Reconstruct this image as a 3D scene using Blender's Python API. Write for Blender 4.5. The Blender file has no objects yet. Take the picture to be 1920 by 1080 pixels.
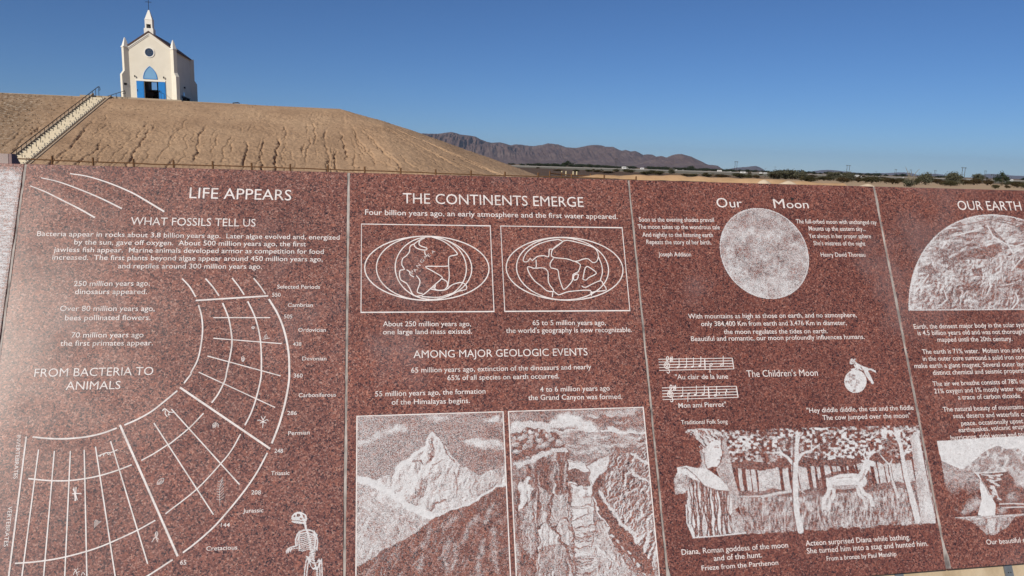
import bpy, math, random
import numpy as np
from mathutils import Vector, Matrix

sc = bpy.context.scene
# ------------------------------------------------------------------ camera
CZ = 1.65
FPX = 1380.55
PITCH, ROLL = 0.16703, 0.02981
cp, sp, cr, sr = math.cos(PITCH), math.sin(PITCH), math.cos(ROLL), math.sin(ROLL)
FWD = np.array([0, cp, -sp])
_up0 = np.array([0, sp, cp]); _rt = np.array([1.0, 0, 0])
RIGHT = cr * _rt + sr * _up0
UP = -sr * _rt + cr * _up0
CAM = np.array([0, 0, CZ])
cd = bpy.data.cameras.new('camera'); cam = bpy.data.objects.new('camera', cd)
sc.collection.objects.link(cam)
m = Matrix.Identity(4)
for i in range(3):
    m[i][0] = RIGHT[i]; m[i][1] = UP[i]; m[i][2] = -FWD[i]; m[i][3] = CAM[i]
cam.matrix_world = m
cd.sensor_width = 36; cd.lens = 36 * FPX / 1920
cd.clip_start = 0.05; cd.clip_end = 120000
sc.camera = cam

# ------------------------------------------------------------------ sky and sun
SUN_EL, SUN_AZ = math.radians(31), math.radians(-149)      # azimuth clockwise from +Y
w = bpy.data.worlds.new("World"); sc.world = w; w.use_nodes = True
nt = w.node_tree; nt.nodes.clear()
sky = nt.nodes.new('ShaderNodeTexSky'); sky.sky_type = 'NISHITA'; sky.sun_disc = False
sky.sun_elevation = SUN_EL; sky.sun_rotation = SUN_AZ
sky.altitude = 2400; sky.air_density = .95; sky.dust_density = 0.2; sky.ozone_density = 10.0
bg = nt.nodes.new('ShaderNodeBackground'); bg.inputs[1].default_value = 0.0725
wo = nt.nodes.new('ShaderNodeOutputWorld')
nt.links.new(sky.outputs[0], bg.inputs[0]); nt.links.new(bg.outputs[0], wo.inputs[0])
sl = bpy.data.lights.new('sun', 'SUN'); sl.energy = 4.3; sl.angle = math.radians(0.5); sl.color = (1.0, 0.93, 0.82)
so = bpy.data.objects.new('sun', sl); sc.collection.objects.link(so)
sdir = Vector((math.sin(SUN_AZ) * math.cos(SUN_EL), math.cos(SUN_AZ) * math.cos(SUN_EL), math.sin(SUN_EL)))
so.rotation_euler = (-sdir).to_track_quat('-Z', 'Y').to_euler()
sc.view_settings.view_transform = 'Standard'; sc.view_settings.look = 'None'
sc.view_settings.exposure = 0.0; sc.view_settings.gamma = 1.0

# ------------------------------------------------------------------ geometry helpers
def ray(x, y): return FWD + RIGHT * ((x - 960) / FPX) + UP * ((540 - y) / FPX)
def on_plane(x, y, P0, n):
    d = ray(x, y); return CAM + d * (((np.array(P0) - CAM) @ n) / (d @ n))
def at(x, y, Y): d = ray(x, y); return CAM + d * (Y / d[1])
def ground(x, y, z=0.0): d = ray(x, y); return CAM + d * ((z - CZ) / d[2])
def hor(x): return 278.5 + x * 0.02984
YAW, SL = 0.18249, 1.12770
U = np.array([math.cos(YAW), math.sin(YAW), 0]); _n = np.array([math.sin(YAW), -math.cos(YAW), 0])
V = np.array([0, 0, -math.sin(SL)]) + _n * math.cos(SL)
N = np.cross(V, U)
if N[2] < 0: N = -N
O = np.array([-1.5522, 2.3577, -0.0451]) + CAM
PH = 1.403
def ts(x, y):
    P = on_plane(x, y, O, N) - O; return np.array([P @ U, P @ V])
def pan(t, s, h=0.0): return O + t * U + s * V + h * N
def pxts(t, s):
    d = pan(t, s) - CAM; z = d @ FWD
    return np.array([960 + FPX * (d @ RIGHT) / z, 540 - FPX * (d @ UP) / z])
TH = math.radians(15)
E1 = np.array([math.cos(TH), math.sin(TH), 0]); E2 = np.array([-math.sin(TH), math.cos(TH), 0]); EZ = np.array([0, 0, 1.0])
def hf(a, b, z): return a * E1 + b * E2 + z * EZ

class MB:
    def __init__(s): s.v = []; s.f = []
    def add(s, vs, fs):
        k = len(s.v); s.v += [tuple(float(c) for c in v) for v in vs]; s.f += [tuple(i + k for i in f) for f in fs]; return s
    def box(s, x0, x1, y0, y1, z0, z1):
        return s.add([(x0,y0,z0),(x1,y0,z0),(x1,y1,z0),(x0,y1,z0),(x0,y0,z1),(x1,y0,z1),(x1,y1,z1),(x0,y1,z1)],
                     [(0,3,2,1),(4,5,6,7),(0,1,5,4),(1,2,6,5),(2,3,7,6),(3,0,4,7)])
    def hexa(s, p): # 8 points: bottom loop 4, top loop 4
        return s.add(p, [(0,3,2,1),(4,5,6,7),(0,1,5,4),(1,2,6,5),(2,3,7,6),(3,0,4,7)])
    def prism(s, poly, y0, y1): # polygon in xz, extruded in y
        n = len(poly)
        vs = [(x, y0, z) for x, z in poly] + [(x, y1, z) for x, z in poly]
        fs = [tuple(range(n)), tuple(range(2*n-1, n-1, -1))] + [(i, i+n, (i+1) % n + n, (i+1) % n) for i in range(n)]
        return s.add(vs, fs)
    def prismz(s, poly, z0, z1):
        n = len(poly)
        vs = [(x, y, z0) for x, y in poly] + [(x, y, z1) for x, y in poly]
        fs = [tuple(range(n-1, -1, -1)), tuple(range(n, 2*n))] + [(i, (i+1) % n, (i+1) % n + n, i+n) for i in range(n)]
        return s.add(vs, fs)
    def tube(s, pts, r, k=8):
        pts = [np.array(p, float) for p in pts]; n = len(pts); rs = r if hasattr(r, '__len__') else [r] * n
        vs = []
        for i, p in enumerate(pts):
            d = pts[min(i+1, n-1)] - pts[max(i-1, 0)]; d = d / (np.linalg.norm(d) + 1e-12)
            a = np.cross(d, [0, 0, 1.0]) if abs(d[2]) < .95 else np.cross(d, [1.0, 0, 0]); a /= np.linalg.norm(a); b = np.cross(d, a)
            for j in range(k):
                an = 2 * math.pi * j / k; vs.append(p + rs[i] * (math.cos(an) * a + math.sin(an) * b))
        fs = [(i*k+j, i*k+(j+1) % k, (i+1)*k+(j+1) % k, (i+1)*k+j) for i in range(n-1) for j in range(k)]
        fs += [tuple(range(k-1, -1, -1)), tuple(range((n-1)*k, n*k))]
        return s.add(vs, fs)
    def mesh(s, name):
        me = bpy.data.meshes.new(name); me.from_pydata(s.v, [], s.f); me.update()
        import bmesh
        b = bmesh.new(); b.from_mesh(me); bmesh.ops.recalc_face_normals(b, faces=b.faces); b.to_mesh(me); b.free()
        return me
    def build(s, name, mat, parent=None, smooth=False):
        return link(name, s.mesh(name), mat, parent, smooth)

def link(name, me, mat, parent=None, smooth=False):
    o = bpy.data.objects.new(name, me); sc.collection.objects.link(o)
    if mat is not None and len(me.materials) == 0: me.materials.append(mat)
    if parent is not None: o.parent = parent
    if smooth: me.polygons.foreach_set('use_smooth', [True] * len(me.polygons))
    return o
def tag(o, label=None, cat=None, group=None, kind=None):
    if label: o['label'] = label
    if cat: o['category'] = cat
    if group: o['group'] = group
    if kind: o['kind'] = kind
    return o
def empty(name, loc, rz=0.0):
    o = bpy.data.objects.new(name, None); sc.collection.objects.link(o); o.empty_display_size = .3
    o.location = [float(c) for c in loc]; o.rotation_euler = (0, 0, rz); return o
def raw_mesh(name, v, f):
    v = np.asarray(v, np.float32); f = np.asarray(f, np.int32); k = f.shape[1]
    me = bpy.data.meshes.new(name); me.vertices.add(len(v)); me.vertices.foreach_set('co', v.ravel())
    me.loops.add(f.size); me.loops.foreach_set('vertex_index', f.ravel())
    me.polygons.add(len(f)); me.polygons.foreach_set('loop_start', np.arange(len(f), dtype=np.int32) * k)
    me.update(calc_edges=True); me.validate(); return me

# value noise in numpy
def _hash(ix, iy, seed):
    h = (ix.astype(np.int64) * 374761393 + iy.astype(np.int64) * 668265263 + seed * 1442695041) & 0xffffffff
    h = ((h ^ (h >> 13)) * 1274126177) & 0xffffffff
    return ((h ^ (h >> 16)) & 0xffff) / 65535.0
def vnoise(x, y, seed=0):
    ix = np.floor(x); iy = np.floor(y); fx = x - ix; fy = y - iy
    fx = fx*fx*(3-2*fx); fy = fy*fy*(3-2*fy)
    a = _hash(ix, iy, seed); b = _hash(ix+1, iy, seed); c = _hash(ix, iy+1, seed); d = _hash(ix+1, iy+1, seed)
    return (a*(1-fx)+b*fx)*(1-fy) + (c*(1-fx)+d*fx)*fy
def fbm(x, y, seed=0, o=4):
    r = 0; am = .5; tot = 0
    for i in range(o): r = r + am*vnoise(x*2**i, y*2**i, seed+i*17); tot += am; am *= .5
    return r / tot
def ridged(x, y, seed=0, o=4):
    r = 0; am = .5; tot = 0
    for i in range(o): r = r + am*(1-np.abs(2*vnoise(x*2**i, y*2**i, seed+i*13)-1)); tot += am; am *= .5
    return r / tot

# ------------------------------------------------------------------ materials
class Mat:
    def __init__(s, name):
        s.m = bpy.data.materials.new(name); s.m.use_nodes = True; s.t = s.m.node_tree
        s.b = s.t.nodes['Principled BSDF']
    def n(s, ty, **kw):
        q = s.t.nodes.new(ty)
        for k, v in kw.items():
            if k.startswith('i_'): q.inputs[k[2:].replace('_', ' ')].default_value = v
            else: setattr(q, k, v)
        return q
    def l(s, a, b): s.t.links.new(a, b)
    def pos(s): return s.n('ShaderNodeNewGeometry').outputs['Position']
    def mapp(s, vec, scale=(1,1,1), rot=(0,0,0)):
        q = s.n('ShaderNodeMapping'); q.inputs['Scale'].default_value = scale; q.inputs['Rotation'].default_value = rot
        s.l(vec, q.inputs['Vector']); return q.outputs[0]
    def noise(s, vec, scale, detail=4, rough=.55):
        q = s.n('ShaderNodeTexNoise'); q.inputs['Scale'].default_value = scale; q.inputs['Detail'].default_value = detail
        q.inputs['Roughness'].default_value = rough
        if vec is not None: s.l(vec, q.inputs['Vector'])
        return q.outputs['Fac']
    def ramp(s, fac, stops, interp='LINEAR'):
        q = s.n('ShaderNodeValToRGB'); cr_ = q.color_ramp; cr_.interpolation = interp
        while len(cr_.elements) < len(stops): cr_.elements.new(0.5)
        for e, (p, c) in zip(cr_.elements, stops):
            e.position = p; e.color = (*c, 1) if hasattr(c, '__len__') else (c, c, c, 1)
        s.l(fac, q.inputs[0]); return q.outputs[0]
    def mix(s, fac, a, b, mode='MIX'):
        q = s.n('ShaderNodeMix'); q.data_type = 'RGBA'; q.blend_type = mode
        for i, x in ((0, fac), (6, a), (7, b)):
            if hasattr(x, 'is_output'): s.l(x, q.inputs[i])
            elif i == 0: q.inputs[0].default_value = x
            else: q.inputs[i].default_value = (*x, 1)
        return q.outputs[2]
    def math(s, op, a, b=None, clamp=False):
        q = s.n('ShaderNodeMath'); q.operation = op; q.use_clamp = clamp
        for i, x in ((0, a), (1, b)):
            if x is None: continue
            if hasattr(x, 'is_output'): s.l(x, q.inputs[i])
            else: q.inputs[i].default_value = x
        return q.outputs[0]
    def bump(s, h, strength=.3, dist=.02):
        q = s.n('ShaderNodeBump'); q.inputs['Strength'].default_value = strength; q.inputs['Distance'].default_value = dist
        s.l(h, q.inputs['Height']); s.l(q.outputs[0], s.b.inputs['Normal'])
    def set(s, col=None, rough=None, metal=None, spec=None):
        for k, x in (('Base Color', col), ('Roughness', rough), ('Metallic', metal), ('Specular IOR Level', spec)):
            if x is None: continue
            if hasattr(x, 'is_output'): s.l(x, s.b.inputs[k])
            elif k == 'Base Color': s.b.inputs[k].default_value = (*x, 1)
            else: s.b.inputs[k].default_value = x
        return s
def simple(name, col, rough=.7, metal=0, var=.12, scale=6, bump=0, spec=.5):
    M = Mat(name); f = M.noise(M.pos(), scale, 5)
    c = M.ramp(f, [(.25, tuple(x*(1-var) for x in col)), (.75, tuple(min(1, x*(1+var)) for x in col))])
    M.set(c, rough, metal, spec)
    if bump: M.bump(f, bump, .02)
    return M.m

GS = 1.0
def granite_nodes(M):
    """red granite grains: returns the colour"""
    p = M.pos()
    wn = M.n('ShaderNodeTexNoise'); wn.inputs['Scale'].default_value = 190; wn.inputs['Detail'].default_value = 2; M.l(p, wn.inputs['Vector'])
    off = M.n('ShaderNodeVectorMath', operation='SCALE'); off.inputs['Scale'].default_value = .008; M.l(wn.outputs['Color'], off.inputs[0])
    ad = M.n('ShaderNodeVectorMath', operation='ADD'); M.l(p, ad.inputs[0]); M.l(off.outputs[0], ad.inputs[1])
    vo = M.n('ShaderNodeTexVoronoi'); vo.inputs['Scale'].default_value = 290; M.l(ad.outputs[0], vo.inputs['Vector'])
    sep = M.n('ShaderNodeSeparateColor'); M.l(vo.outputs['Color'], sep.inputs[0])
    g = M.ramp(sep.outputs[0], [(0, (.026,.020,.024)), (.13, (.065,.036,.036)), (.24, (.135,.058,.049)), (.5, (.203,.078,.058)), (.72, (.255,.102,.077)), (.88, (.315,.148,.116)), (1.0, (.38,.225,.185))])
    vo2 = M.n('ShaderNodeTexVoronoi'); vo2.inputs['Scale'].default_value = 105; M.l(ad.outputs[0], vo2.inputs['Vector'])
    s2 = M.n('ShaderNodeSeparateColor'); M.l(vo2.outputs['Color'], s2.inputs[0])
    big = M.ramp(s2.outputs[1], [(.0, (.62,.62,.68)), (.10, (.88,.88,.9)), (.5, (1,1,1)), (.9, (1.08,1.05,1.0)), (1, (1.3,1.2,1.1))])
    g = M.mix(1.0, g, big, 'MULTIPLY')
    lo = M.noise(p, 3.2, 4, .6)
    g = M.mix(1.0, g, M.ramp(lo, [(.3, (.84,.82,.82)), (.7, (1.12,1.1,1.08))]), 'MULTIPLY')
    # each slab has its own tone
    dp = M.n('ShaderNodeVectorMath', operation='DOT_PRODUCT'); M.l(p, dp.inputs[0]); dp.inputs[1].default_value = tuple(float(c) for c in U)
    ix = M.math('MULTIPLY_ADD', dp.outputs['Value'], .2); ix.node.inputs[2].default_value = float(.2 - .2*(O @ U))
    g = M.mix(1.0, g, M.ramp(ix, [(0, (1,1,1)), (.2, (1.07,1.14,1.16)), (.4, (1.03,1.03,1.02)), (.6, (.93,.88,.87)), (.8, (.95,.91,.89))], 'CONSTANT'), 'MULTIPLY')
    # pale dust and scuffs in patches
    du = M.noise(p, 2.3, 6, .62)
    g = M.mix(M.ramp(du, [(.56, 0.0), (.74, .30)]), g, (.30,.24,.24))
    return g
def make_granite():
    M = Mat('red_granite'); g = granite_nodes(M)
    r = M.noise(M.pos(), 9, 4)
    M.set(g, M.ramp(r, [(.3, .25), (.7, .34)]), spec=.45); return M.m
def make_picture(stip=430.0, name='etched_picture'):
    M = Mat(name); g = granite_nodes(M)
    at_ = M.n('ShaderNodeAttribute'); at_.attribute_name = 'etch'
    nz = M.noise(M.pos(), stip, 1, .5)
    nn = M.math('MULTIPLY_ADD', nz, 1.9); nn.node.inputs[2].default_value = -.45
    k = M.math('SUBTRACT', at_.outputs['Fac'], nn)
    k = M.math('MULTIPLY_ADD', k, 1.35, True); k.node.inputs[2].default_value = .5; k.node.use_clamp = True
    wv = M.noise(M.pos(), 70, 4)
    wc = M.ramp(wv, [(.3, (.58,.575,.58)), (.7, (.74,.735,.74))])
    M.set(M.mix(k, g, wc), M.math('MULTIPLY_ADD', k, .35), spec=.35)
    M.b.inputs['Roughness'].links[0].from_node.inputs[2].default_value = .38
    return M.m
def make_white():
    M = Mat('etched_white'); f = M.noise(M.pos(), 220, 3)
    M.set(M.mix(1.0, M.ramp(f, [(.3, (.70,.64,.61)), (.6, (.82,.77,.745))]), M.ramp(M.noise(M.pos(), 26, 4), [(.32, (.80,.78,.77)), (.55, (1,1,1))]), 'MULTIPLY'), .75, spec=.3); return M.m
GRAN = make_granite(); PIC = make_picture(); WHITE = make_white()
def make_sealant():
    M = Mat('sealant'); f = M.noise(M.mapp(M.pos(), (40, 40, 9)), 1.0, 4)
    M.set(M.ramp(f, [(.32, (.13,.11,.105)), (.48, (.30,.265,.24)), (.7, (.47,.42,.385))]), .7); return M.m
SEAL = make_sealant()
def make_concrete():
    M = Mat('painted_concrete'); p = M.pos(); f = M.noise(M.mapp(p, (5, 5, 1.2)), 1.6, 6)
    c = M.ramp(f, [(.3, (.40,.31,.20)), (.5, (.52,.42,.29)), (.72, (.60,.51,.37))])
    M.set(c, .85, spec=.2); M.bump(M.noise(p, 60, 4), .25, .01); return M.m
CONC = make_concrete()
STEEL = simple('grey_steel', (.17,.19,.21), .55, .3, .2, 40)
BOLT = simple('dark_bolt', (.03,.03,.03), .5, .4)

# ------------------------------------------------------------------ the granite monument
core = MB()
xs0, xs1 = -1.05, 4.05
def sect(t, off):   # cross-section of the prism at station t: front face 'off' behind the slab face
    top = pan(t, 0, -off); bot = pan(t, PH + .39, -off)
    tb = top - _n * .055; bb = bot.copy(); bb = bb - _n * (2 * (PH + .39) * math.cos(SL) + .055)
    top[2] -= .006; tb[2] -= .006
    return [bot, bb, tb, top]
a_, b_ = sect(xs0, .042), sect(xs1, .042)
core.add(a_ + b_, [(0,1,2,3),(7,6,5,4),(0,4,5,1),(1,5,6,2),(2,6,7,3),(3,7,4,0)])
rootL = pan(1.5, PH + .39, -.4)
core.v = [tuple(np.array(p) - rootL) for p in core.v]
CORE = empty('monument_base', rootL)
tag(CORE, 'long beige painted concrete base carrying the sloping red granite panels', 'monument base')
core.build('core', CONC, CORE)
for t in (2.412, 2.839, 3.266, 3.693):
    mb = MB(); bl = MB()
    c0 = [pan(t - .0155, PH + .004, -.0415), pan(t + .0155, PH + .004, -.0415), pan(t + .0155, PH + .34, -.0415), pan(t - .0155, PH + .34, -.0415)]
    c1 = [p + N * .006 for p in c0]
    mb.hexa([p - rootL for p in c0 + c1]); pl = mb.build('mounting_plate', STEEL, CORE)
    for k in range(5):
        for q in (-.004, .005):
            bl = MB(); cc = pan(t + q, PH + .03 + .055 * k, -.0355) - rootL
            bl.hexa([cc + dx * U * .0018 + dy * V * .0018 + dz * N for dz in (0, .0012) for dx, dy in ((-1,-1),(1,-1),(1,1),(-1,1))]); bl.build('bolt', BOLT, pl)

class Panel:
    def __init__(s, i, label):
        s.i = i; s.L = pan(i + .5, PH, -.02); s.root = empty('granite_tablet', s.L); s.k = 0
        tag(s.root, label, 'engraved tablet', 'red granite tablets of the monument')
        g = .0034; mb = MB(); ch = .0018
        lo = [pan(i + g, 0, -.04), pan(i + 1 - g, 0, -.04), pan(i + 1 - g, PH, -.04), pan(i + g, PH, -.04)]
        mi = [p + N * (.04 - ch) for p in lo]
        hi = [pan(i + g + ch, ch), pan(i + 1 - g - ch, ch), pan(i + 1 - g - ch, PH - ch), pan(i + g + ch, PH - ch)]
        s.edge = []
        mb.add([p - s.L for p in lo + mi + hi], [(3,2,1,0), (8,9,10,11)] + [(j, (j+1) % 4, (j+1) % 4 + 4, j+4) for j in range(4)] + [(j+4, (j+1) % 4+4, (j+1) % 4 + 8, j+8) for j in range(4)])
        mb.build('slab', GRAN, s.root)
    def sealant(s, wob=.0, w=.0042):
        rnd = random.Random(s.i + 5); n = 40; mb = MB(); vs = []
        for j in range(n + 1):
            sj = PH * j / n * .9965 + .002; h = -.0022 + rnd.uniform(-.0012, .0018)
            a = s.i - w + rnd.uniform(-.001, .0004); b = s.i + w + rnd.uniform(-.0004, .0016)
            if j >= n-1: a -= .004; b += .006; h += .002
            vs += [pan(a, sj, h) - s.L, pan(b, sj, h + .0008) - s.L, pan(b, sj, -.03) - s.L, pan(a, sj, -.03) - s.L]
        fs = [(4*j+q, 4*j+(q+1) % 4, 4*j+4+(q+1) % 4, 4*j+4+q) for j in range(n) for q in range(4)] + [(0,1,2,3), (4*n+3,4*n+2,4*n+1,4*n)]
        mb.add(vs, fs); mb.build('sealant_joint', SEAL, s.root)
    # --- drawn lines (each given in photograph pixels and carried onto the slab)
    def stroke(s, mb, pts, w, smooth=True, rect=False, closed=False):
        P = [np.array(p, float) if rect else ts(*p) for p in pts]
        if closed: P = P + [P[0]]
        if smooth and len(P) > 2:
            Q = []
            n = len(P)
            for i in range(n - 1):
                p0 = P[i-1] if i > 0 else (P[-2] if closed else P[0]*2 - P[1]); p1 = P[i]; p2 = P[i+1]
                p3 = P[i+2] if i + 2 < n else (P[1] if closed else P[-1]*2 - P[-2])
                m_ = max(2, min(8, int(np.linalg.norm(p2-p1) / .012) + 1))
                for j in range(m_):
                    t = j / m_
                    Q.append(.5*((2*p1)+(-p0+p2)*t+(2*p0-5*p1+4*p2-p3)*t*t+(-p0+3*p1-3*p2+p3)*t**3))
            P = Q + [P[-1]]
        s.k += 1; h = .0005 + (s.k % 60) * .000012
        vs = []; n = len(P)
        ws = w if hasattr(w, '__len__') else None
        for i in range(n):
            if closed and i in (0, n-1): d = P[1] - P[-2]
            else: d = P[min(i+1, n-1)] - P[max(i-1, 0)]
            d = d / (np.linalg.norm(d) + 1e-9); q = np.array([-d[1], d[0]])
            hw = .5 * .00138 * (w if ws is None else ws[0] + (ws[1]-ws[0]) * i / max(1, n-1))
            if 0 < i < n - 1 and not smooth:
                a = P[i]-P[i-1]; b = P[i+1]-P[i]; ca = abs(np.dot(a, b) / (np.linalg.norm(a)*np.linalg.norm(b) + 1e-9))
                hw = hw / max(.6, math.sqrt((1 + np.dot(a, b) / (np.linalg.norm(a)*np.linalg.norm(b) + 1e-9)) / 2 + 1e-9))
            for sg in (1, -1):
                c = P[i] + sg * hw * q; vs.append(pan(c[0], c[1], h) - s.L)
        mb.add(vs, [(2*i, 2*i+1, 2*i+3, 2*i+2) for i in range(n-1)])
    def poly(s, mb, pts, rect=False):
        s.k += 1; h = .0005 + (s.k % 60) * .000012
        P = [np.array(p, float) if rect else ts(*p) for p in pts]
        mb.add([pan(p[0], p[1], h) - s.L for p in P], [tuple(range(len(P)))])
    def dot(s, mb, x, y, rx, ry=None, k=10):
        ry = ry or rx
        s.poly(mb, [(x + rx*math.cos(2*math.pi*i/k), y + ry*math.sin(2*math.pi*i/k)) for i in range(k)])
    def done(s, name, mb, label=None):
        o = link(name, mb_mesh_flat(name, mb), WHITE, s.root)
        if label: o['label'] = label
        return o
    # --- lettering: lines = (text, (x0,y0), (x1,y1), cap_px[, visible_text])
    def text(s, name, lines, label=None, thin=.0035):
        s.k += 1; h = .0006
        if not hasattr(s, 'blk'): s.blk = 0
        for ln in lines:
            mb = MB(); txt, A, B, cap = ln[:4]; vis = ln[4] if len(ln) > 4 else None
            co, fc, x0, x1 = text_shape(txt, thin)
            if vis: _, _, v0, v1 = text_shape(vis, thin)
            else: v0, v1 = x0, x1
            a = ts(*A); b = ts(*B); L_ = np.linalg.norm(b - a); e = (b - a) / L_; u_ = np.array([e[1], -e[0]])
            mid = (a + b) / 2; pp = pxts(*mid); pq = pxts(*(mid + u_ * .01))
            capm = cap / (np.linalg.norm(pq - pp) / .01)
            sx = L_ / (v1 - v0); sy = capm / CAPH
            vs = [pan(*(a + e * ((c[0] - v0) * sx) + u_ * (c[1] * sy)), h) - s.L for c in co]
            mb.add(vs, fc)
            o = link(name, mb_mesh_flat(name, mb), WHITE, s.root)
            if label: o['label'] = label
def mb_mesh_flat(name, mb):
    me = bpy.data.meshes.new(name); me.from_pydata(mb.v, [], mb.f); me.update()
    import bmesh
    b = bmesh.new(); b.from_mesh(me)
    nv = Vector(N)
    for f in b.faces:
        if f.normal.dot(nv) < 0: f.normal_flip()
    b.to_mesh(me); b.free(); return me
_tc = {}
def text_shape(txt, thin=0.0):
    key = (txt, thin)
    if key in _tc: return _tc[key]
    c = bpy.data.curves.new('lettering', 'FONT'); c.body = txt; c.resolution_u = 3; c.offset = thin
    o = bpy.data.objects.new('lettering', c); sc.collection.objects.link(o)
    dg = bpy.context.evaluated_depsgraph_get(); dg.update()
    me = bpy.data.meshes.new_from_object(o.evaluated_get(dg))
    co = np.zeros(len(me.vertices) * 3, np.float32); me.vertices.foreach_get('co', co); co = co.reshape(-1, 3)
    fc = [tuple(p.vertices) for p in me.polygons]
    bpy.data.objects.remove(o); bpy.data.curves.remove(c); bpy.data.meshes.remove(me)
    _tc[key] = (co, fc, float(co[:, 0].min()), float(co[:, 0].max())); return _tc[key]
CAPH = float(text_shape('H')[0][:, 1].max())

# --- etched pictures: an engraving-depth value per vertex of a fine sheet lying on the slab
class Canvas:
    def __init__(s, P, t0, t1, s0, s1, step=.0021, seed=1):
        s.P = P; s.seed = seed
        nt_ = int((t1-t0)/step); ns = int((s1-s0)/step)
        s.T, s.S = np.meshgrid(np.linspace(t0, t1, nt_), np.linspace(s0, s1, ns))
        Pw = O + s.T[..., None]*U + s.S[..., None]*V - CAM; z = Pw @ FWD
        s.X = 960 + FPX * (Pw @ RIGHT) / z; s.Y = 540 - FPX * (Pw @ UP) / z
        s.D = np.zeros_like(s.X)
    def crop(s, ox, oy, k): s.f = lambda pts: [(ox + x / k, oy + y / k) for x, y in pts]; s.k = k; s.ox = ox; s.oy = oy; return s
    def cx(s): return (s.X - s.ox) * s.k, (s.Y - s.oy) * s.k      # in crop coordinates
    def inside(s, pts):
        pts = s.f(pts); n = len(pts); r = np.zeros(s.X.shape, bool)
        for i in range(n):
            x0, y0 = pts[i]; x1, y1 = pts[(i+1) % n]
            if y0 == y1: continue
            c = ((y0 > s.Y) != (y1 > s.Y)) & (s.X < (x1-x0)*(s.Y-y0)/(y1-y0)+x0); r ^= c
        return r
    def dist(s, pts, closed=False):
        pts = s.f(pts); d = np.full(s.X.shape, 1e9)
        if closed: pts = pts + [pts[0]]
        for (x0, y0), (x1, y1) in zip(pts, pts[1:]):
            dx, dy = x1-x0, y1-y0; t = np.clip(((s.X-x0)*dx+(s.Y-y0)*dy)/(dx*dx+dy*dy+1e-9), 0, 1)
            d = np.minimum(d, (s.X-x0-t*dx)**2 + (s.Y-y0-t*dy)**2)
        return np.sqrt(d)
    def fill(s, pts, val): m_ = s.inside(pts); s.D = np.where(m_, val, s.D); return m_
    def line(s, pts, w, val, closed=False):    # w in photo px
        a = np.clip((w/2 + .6 - s.dist(pts, closed)) / 1.2, 0, 1); s.D = s.D*(1-a) + val*a
    def blob(s, cx, cy, rx, ry, val, soft=.5, rot=0, rough=0.0):
        x, y = s.cx(); x = x-cx; y = y-cy; c_, s_ = math.cos(rot), math.sin(rot)
        r = np.sqrt(((x*c_+y*s_)/rx)**2 + ((-x*s_+y*c_)/ry)**2)
        if rough: r = r + rough*(fbm(s.X/7, s.Y/7, s.seed+int(cx))-.5)*2
        a = np.clip((1-r)/soft, 0, 1); s.D = s.D*(1-a) + val*a
    def warp(s, a, k):      # hand-drawn wobble of every edge
        X, Y = s.X, s.Y
        s.X = X + a*2*(fbm(X/k, Y/k, 91, 3)-.5); s.Y = Y + a*2*(fbm(X/k, Y/k, 92, 3)-.5)
    def relief(s, h, lx=-.7, ly=-.7):
        gy, gx = np.gradient(h); return gx*lx + gy*ly
    def shape(s, pts, tone, edge=.05, w=1.6, gr=.3, sc=8):   # toned facet with an incised outline
        m_ = s.inside(pts); s.D = np.where(m_, np.clip(tone + gr*(s.nz(sc)-.5) + .25*(fbm((s.X+s.Y)/14, (s.X-s.Y)/34, int(tone*97)+len(pts), 3)-.5), .02, .97), s.D)
        if w: s.line(pts, w, edge, True)
    def nz(s, sx, sy=None, seed=0, o=4): return fbm(s.X/sx, s.Y/(sy or sx), seed+s.seed, o)
    def build(s, name, label=None, mat=None):
        keep = s.D > .015; h, w_ = s.D.shape
        kq = keep[:-1, :-1] | keep[1:, :-1] | keep[:-1, 1:] | keep[1:, 1:]
        idx = np.arange(h*w_).reshape(h, w_)
        f = np.stack([idx[:-1, :-1], idx[1:, :-1], idx[1:, 1:], idx[:-1, 1:]], -1)[kq]
        v = (O + s.T[..., None]*U + s.S[..., None]*V + N*.0004 - s.P.L).reshape(-1, 3)
        used = np.unique(f); re = np.full(h*w_, -1); re[used] = np.arange(len(used))
        me = raw_mesh(name, v[used], re[f])
        at_ = me.attributes.new('etch', 'FLOAT', 'POINT'); at_.data.foreach_set('value', s.D.reshape(-1)[used].astype(np.float32))
        o = link(name, me, mat or PIC, s.P.root)
        if label: o['label'] = label
        return o

def cc(ox, oy, k): return lambda *pts: [(ox + x / k, oy + y / k) for x, y in pts]

# ================= panel at the far left: frosted picture only
PG = Panel(-1, 'granite panel at the left edge whose face is frosted pale grey')
cv = Canvas(PG, -.52, -.006, .012, PH - .1, .003, 3).crop(0, 0, 1)
st = fbm(cv.S*900, cv.T*60, 5, 3)
cv.D = np.clip(.62 + .5*(st-.5)*2 + .25*(cv.nz(60)-.5) + .5*(fbm(cv.S*420, cv.T*420, 15, 2)-.5), .1, .95) * np.clip((cv.S-.012)/.02, .45, 1) * np.clip((-.004-cv.T)/.012, .55, 1)
cv.build('etched_picture', 'pale frosted picture filling the panel')

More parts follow.
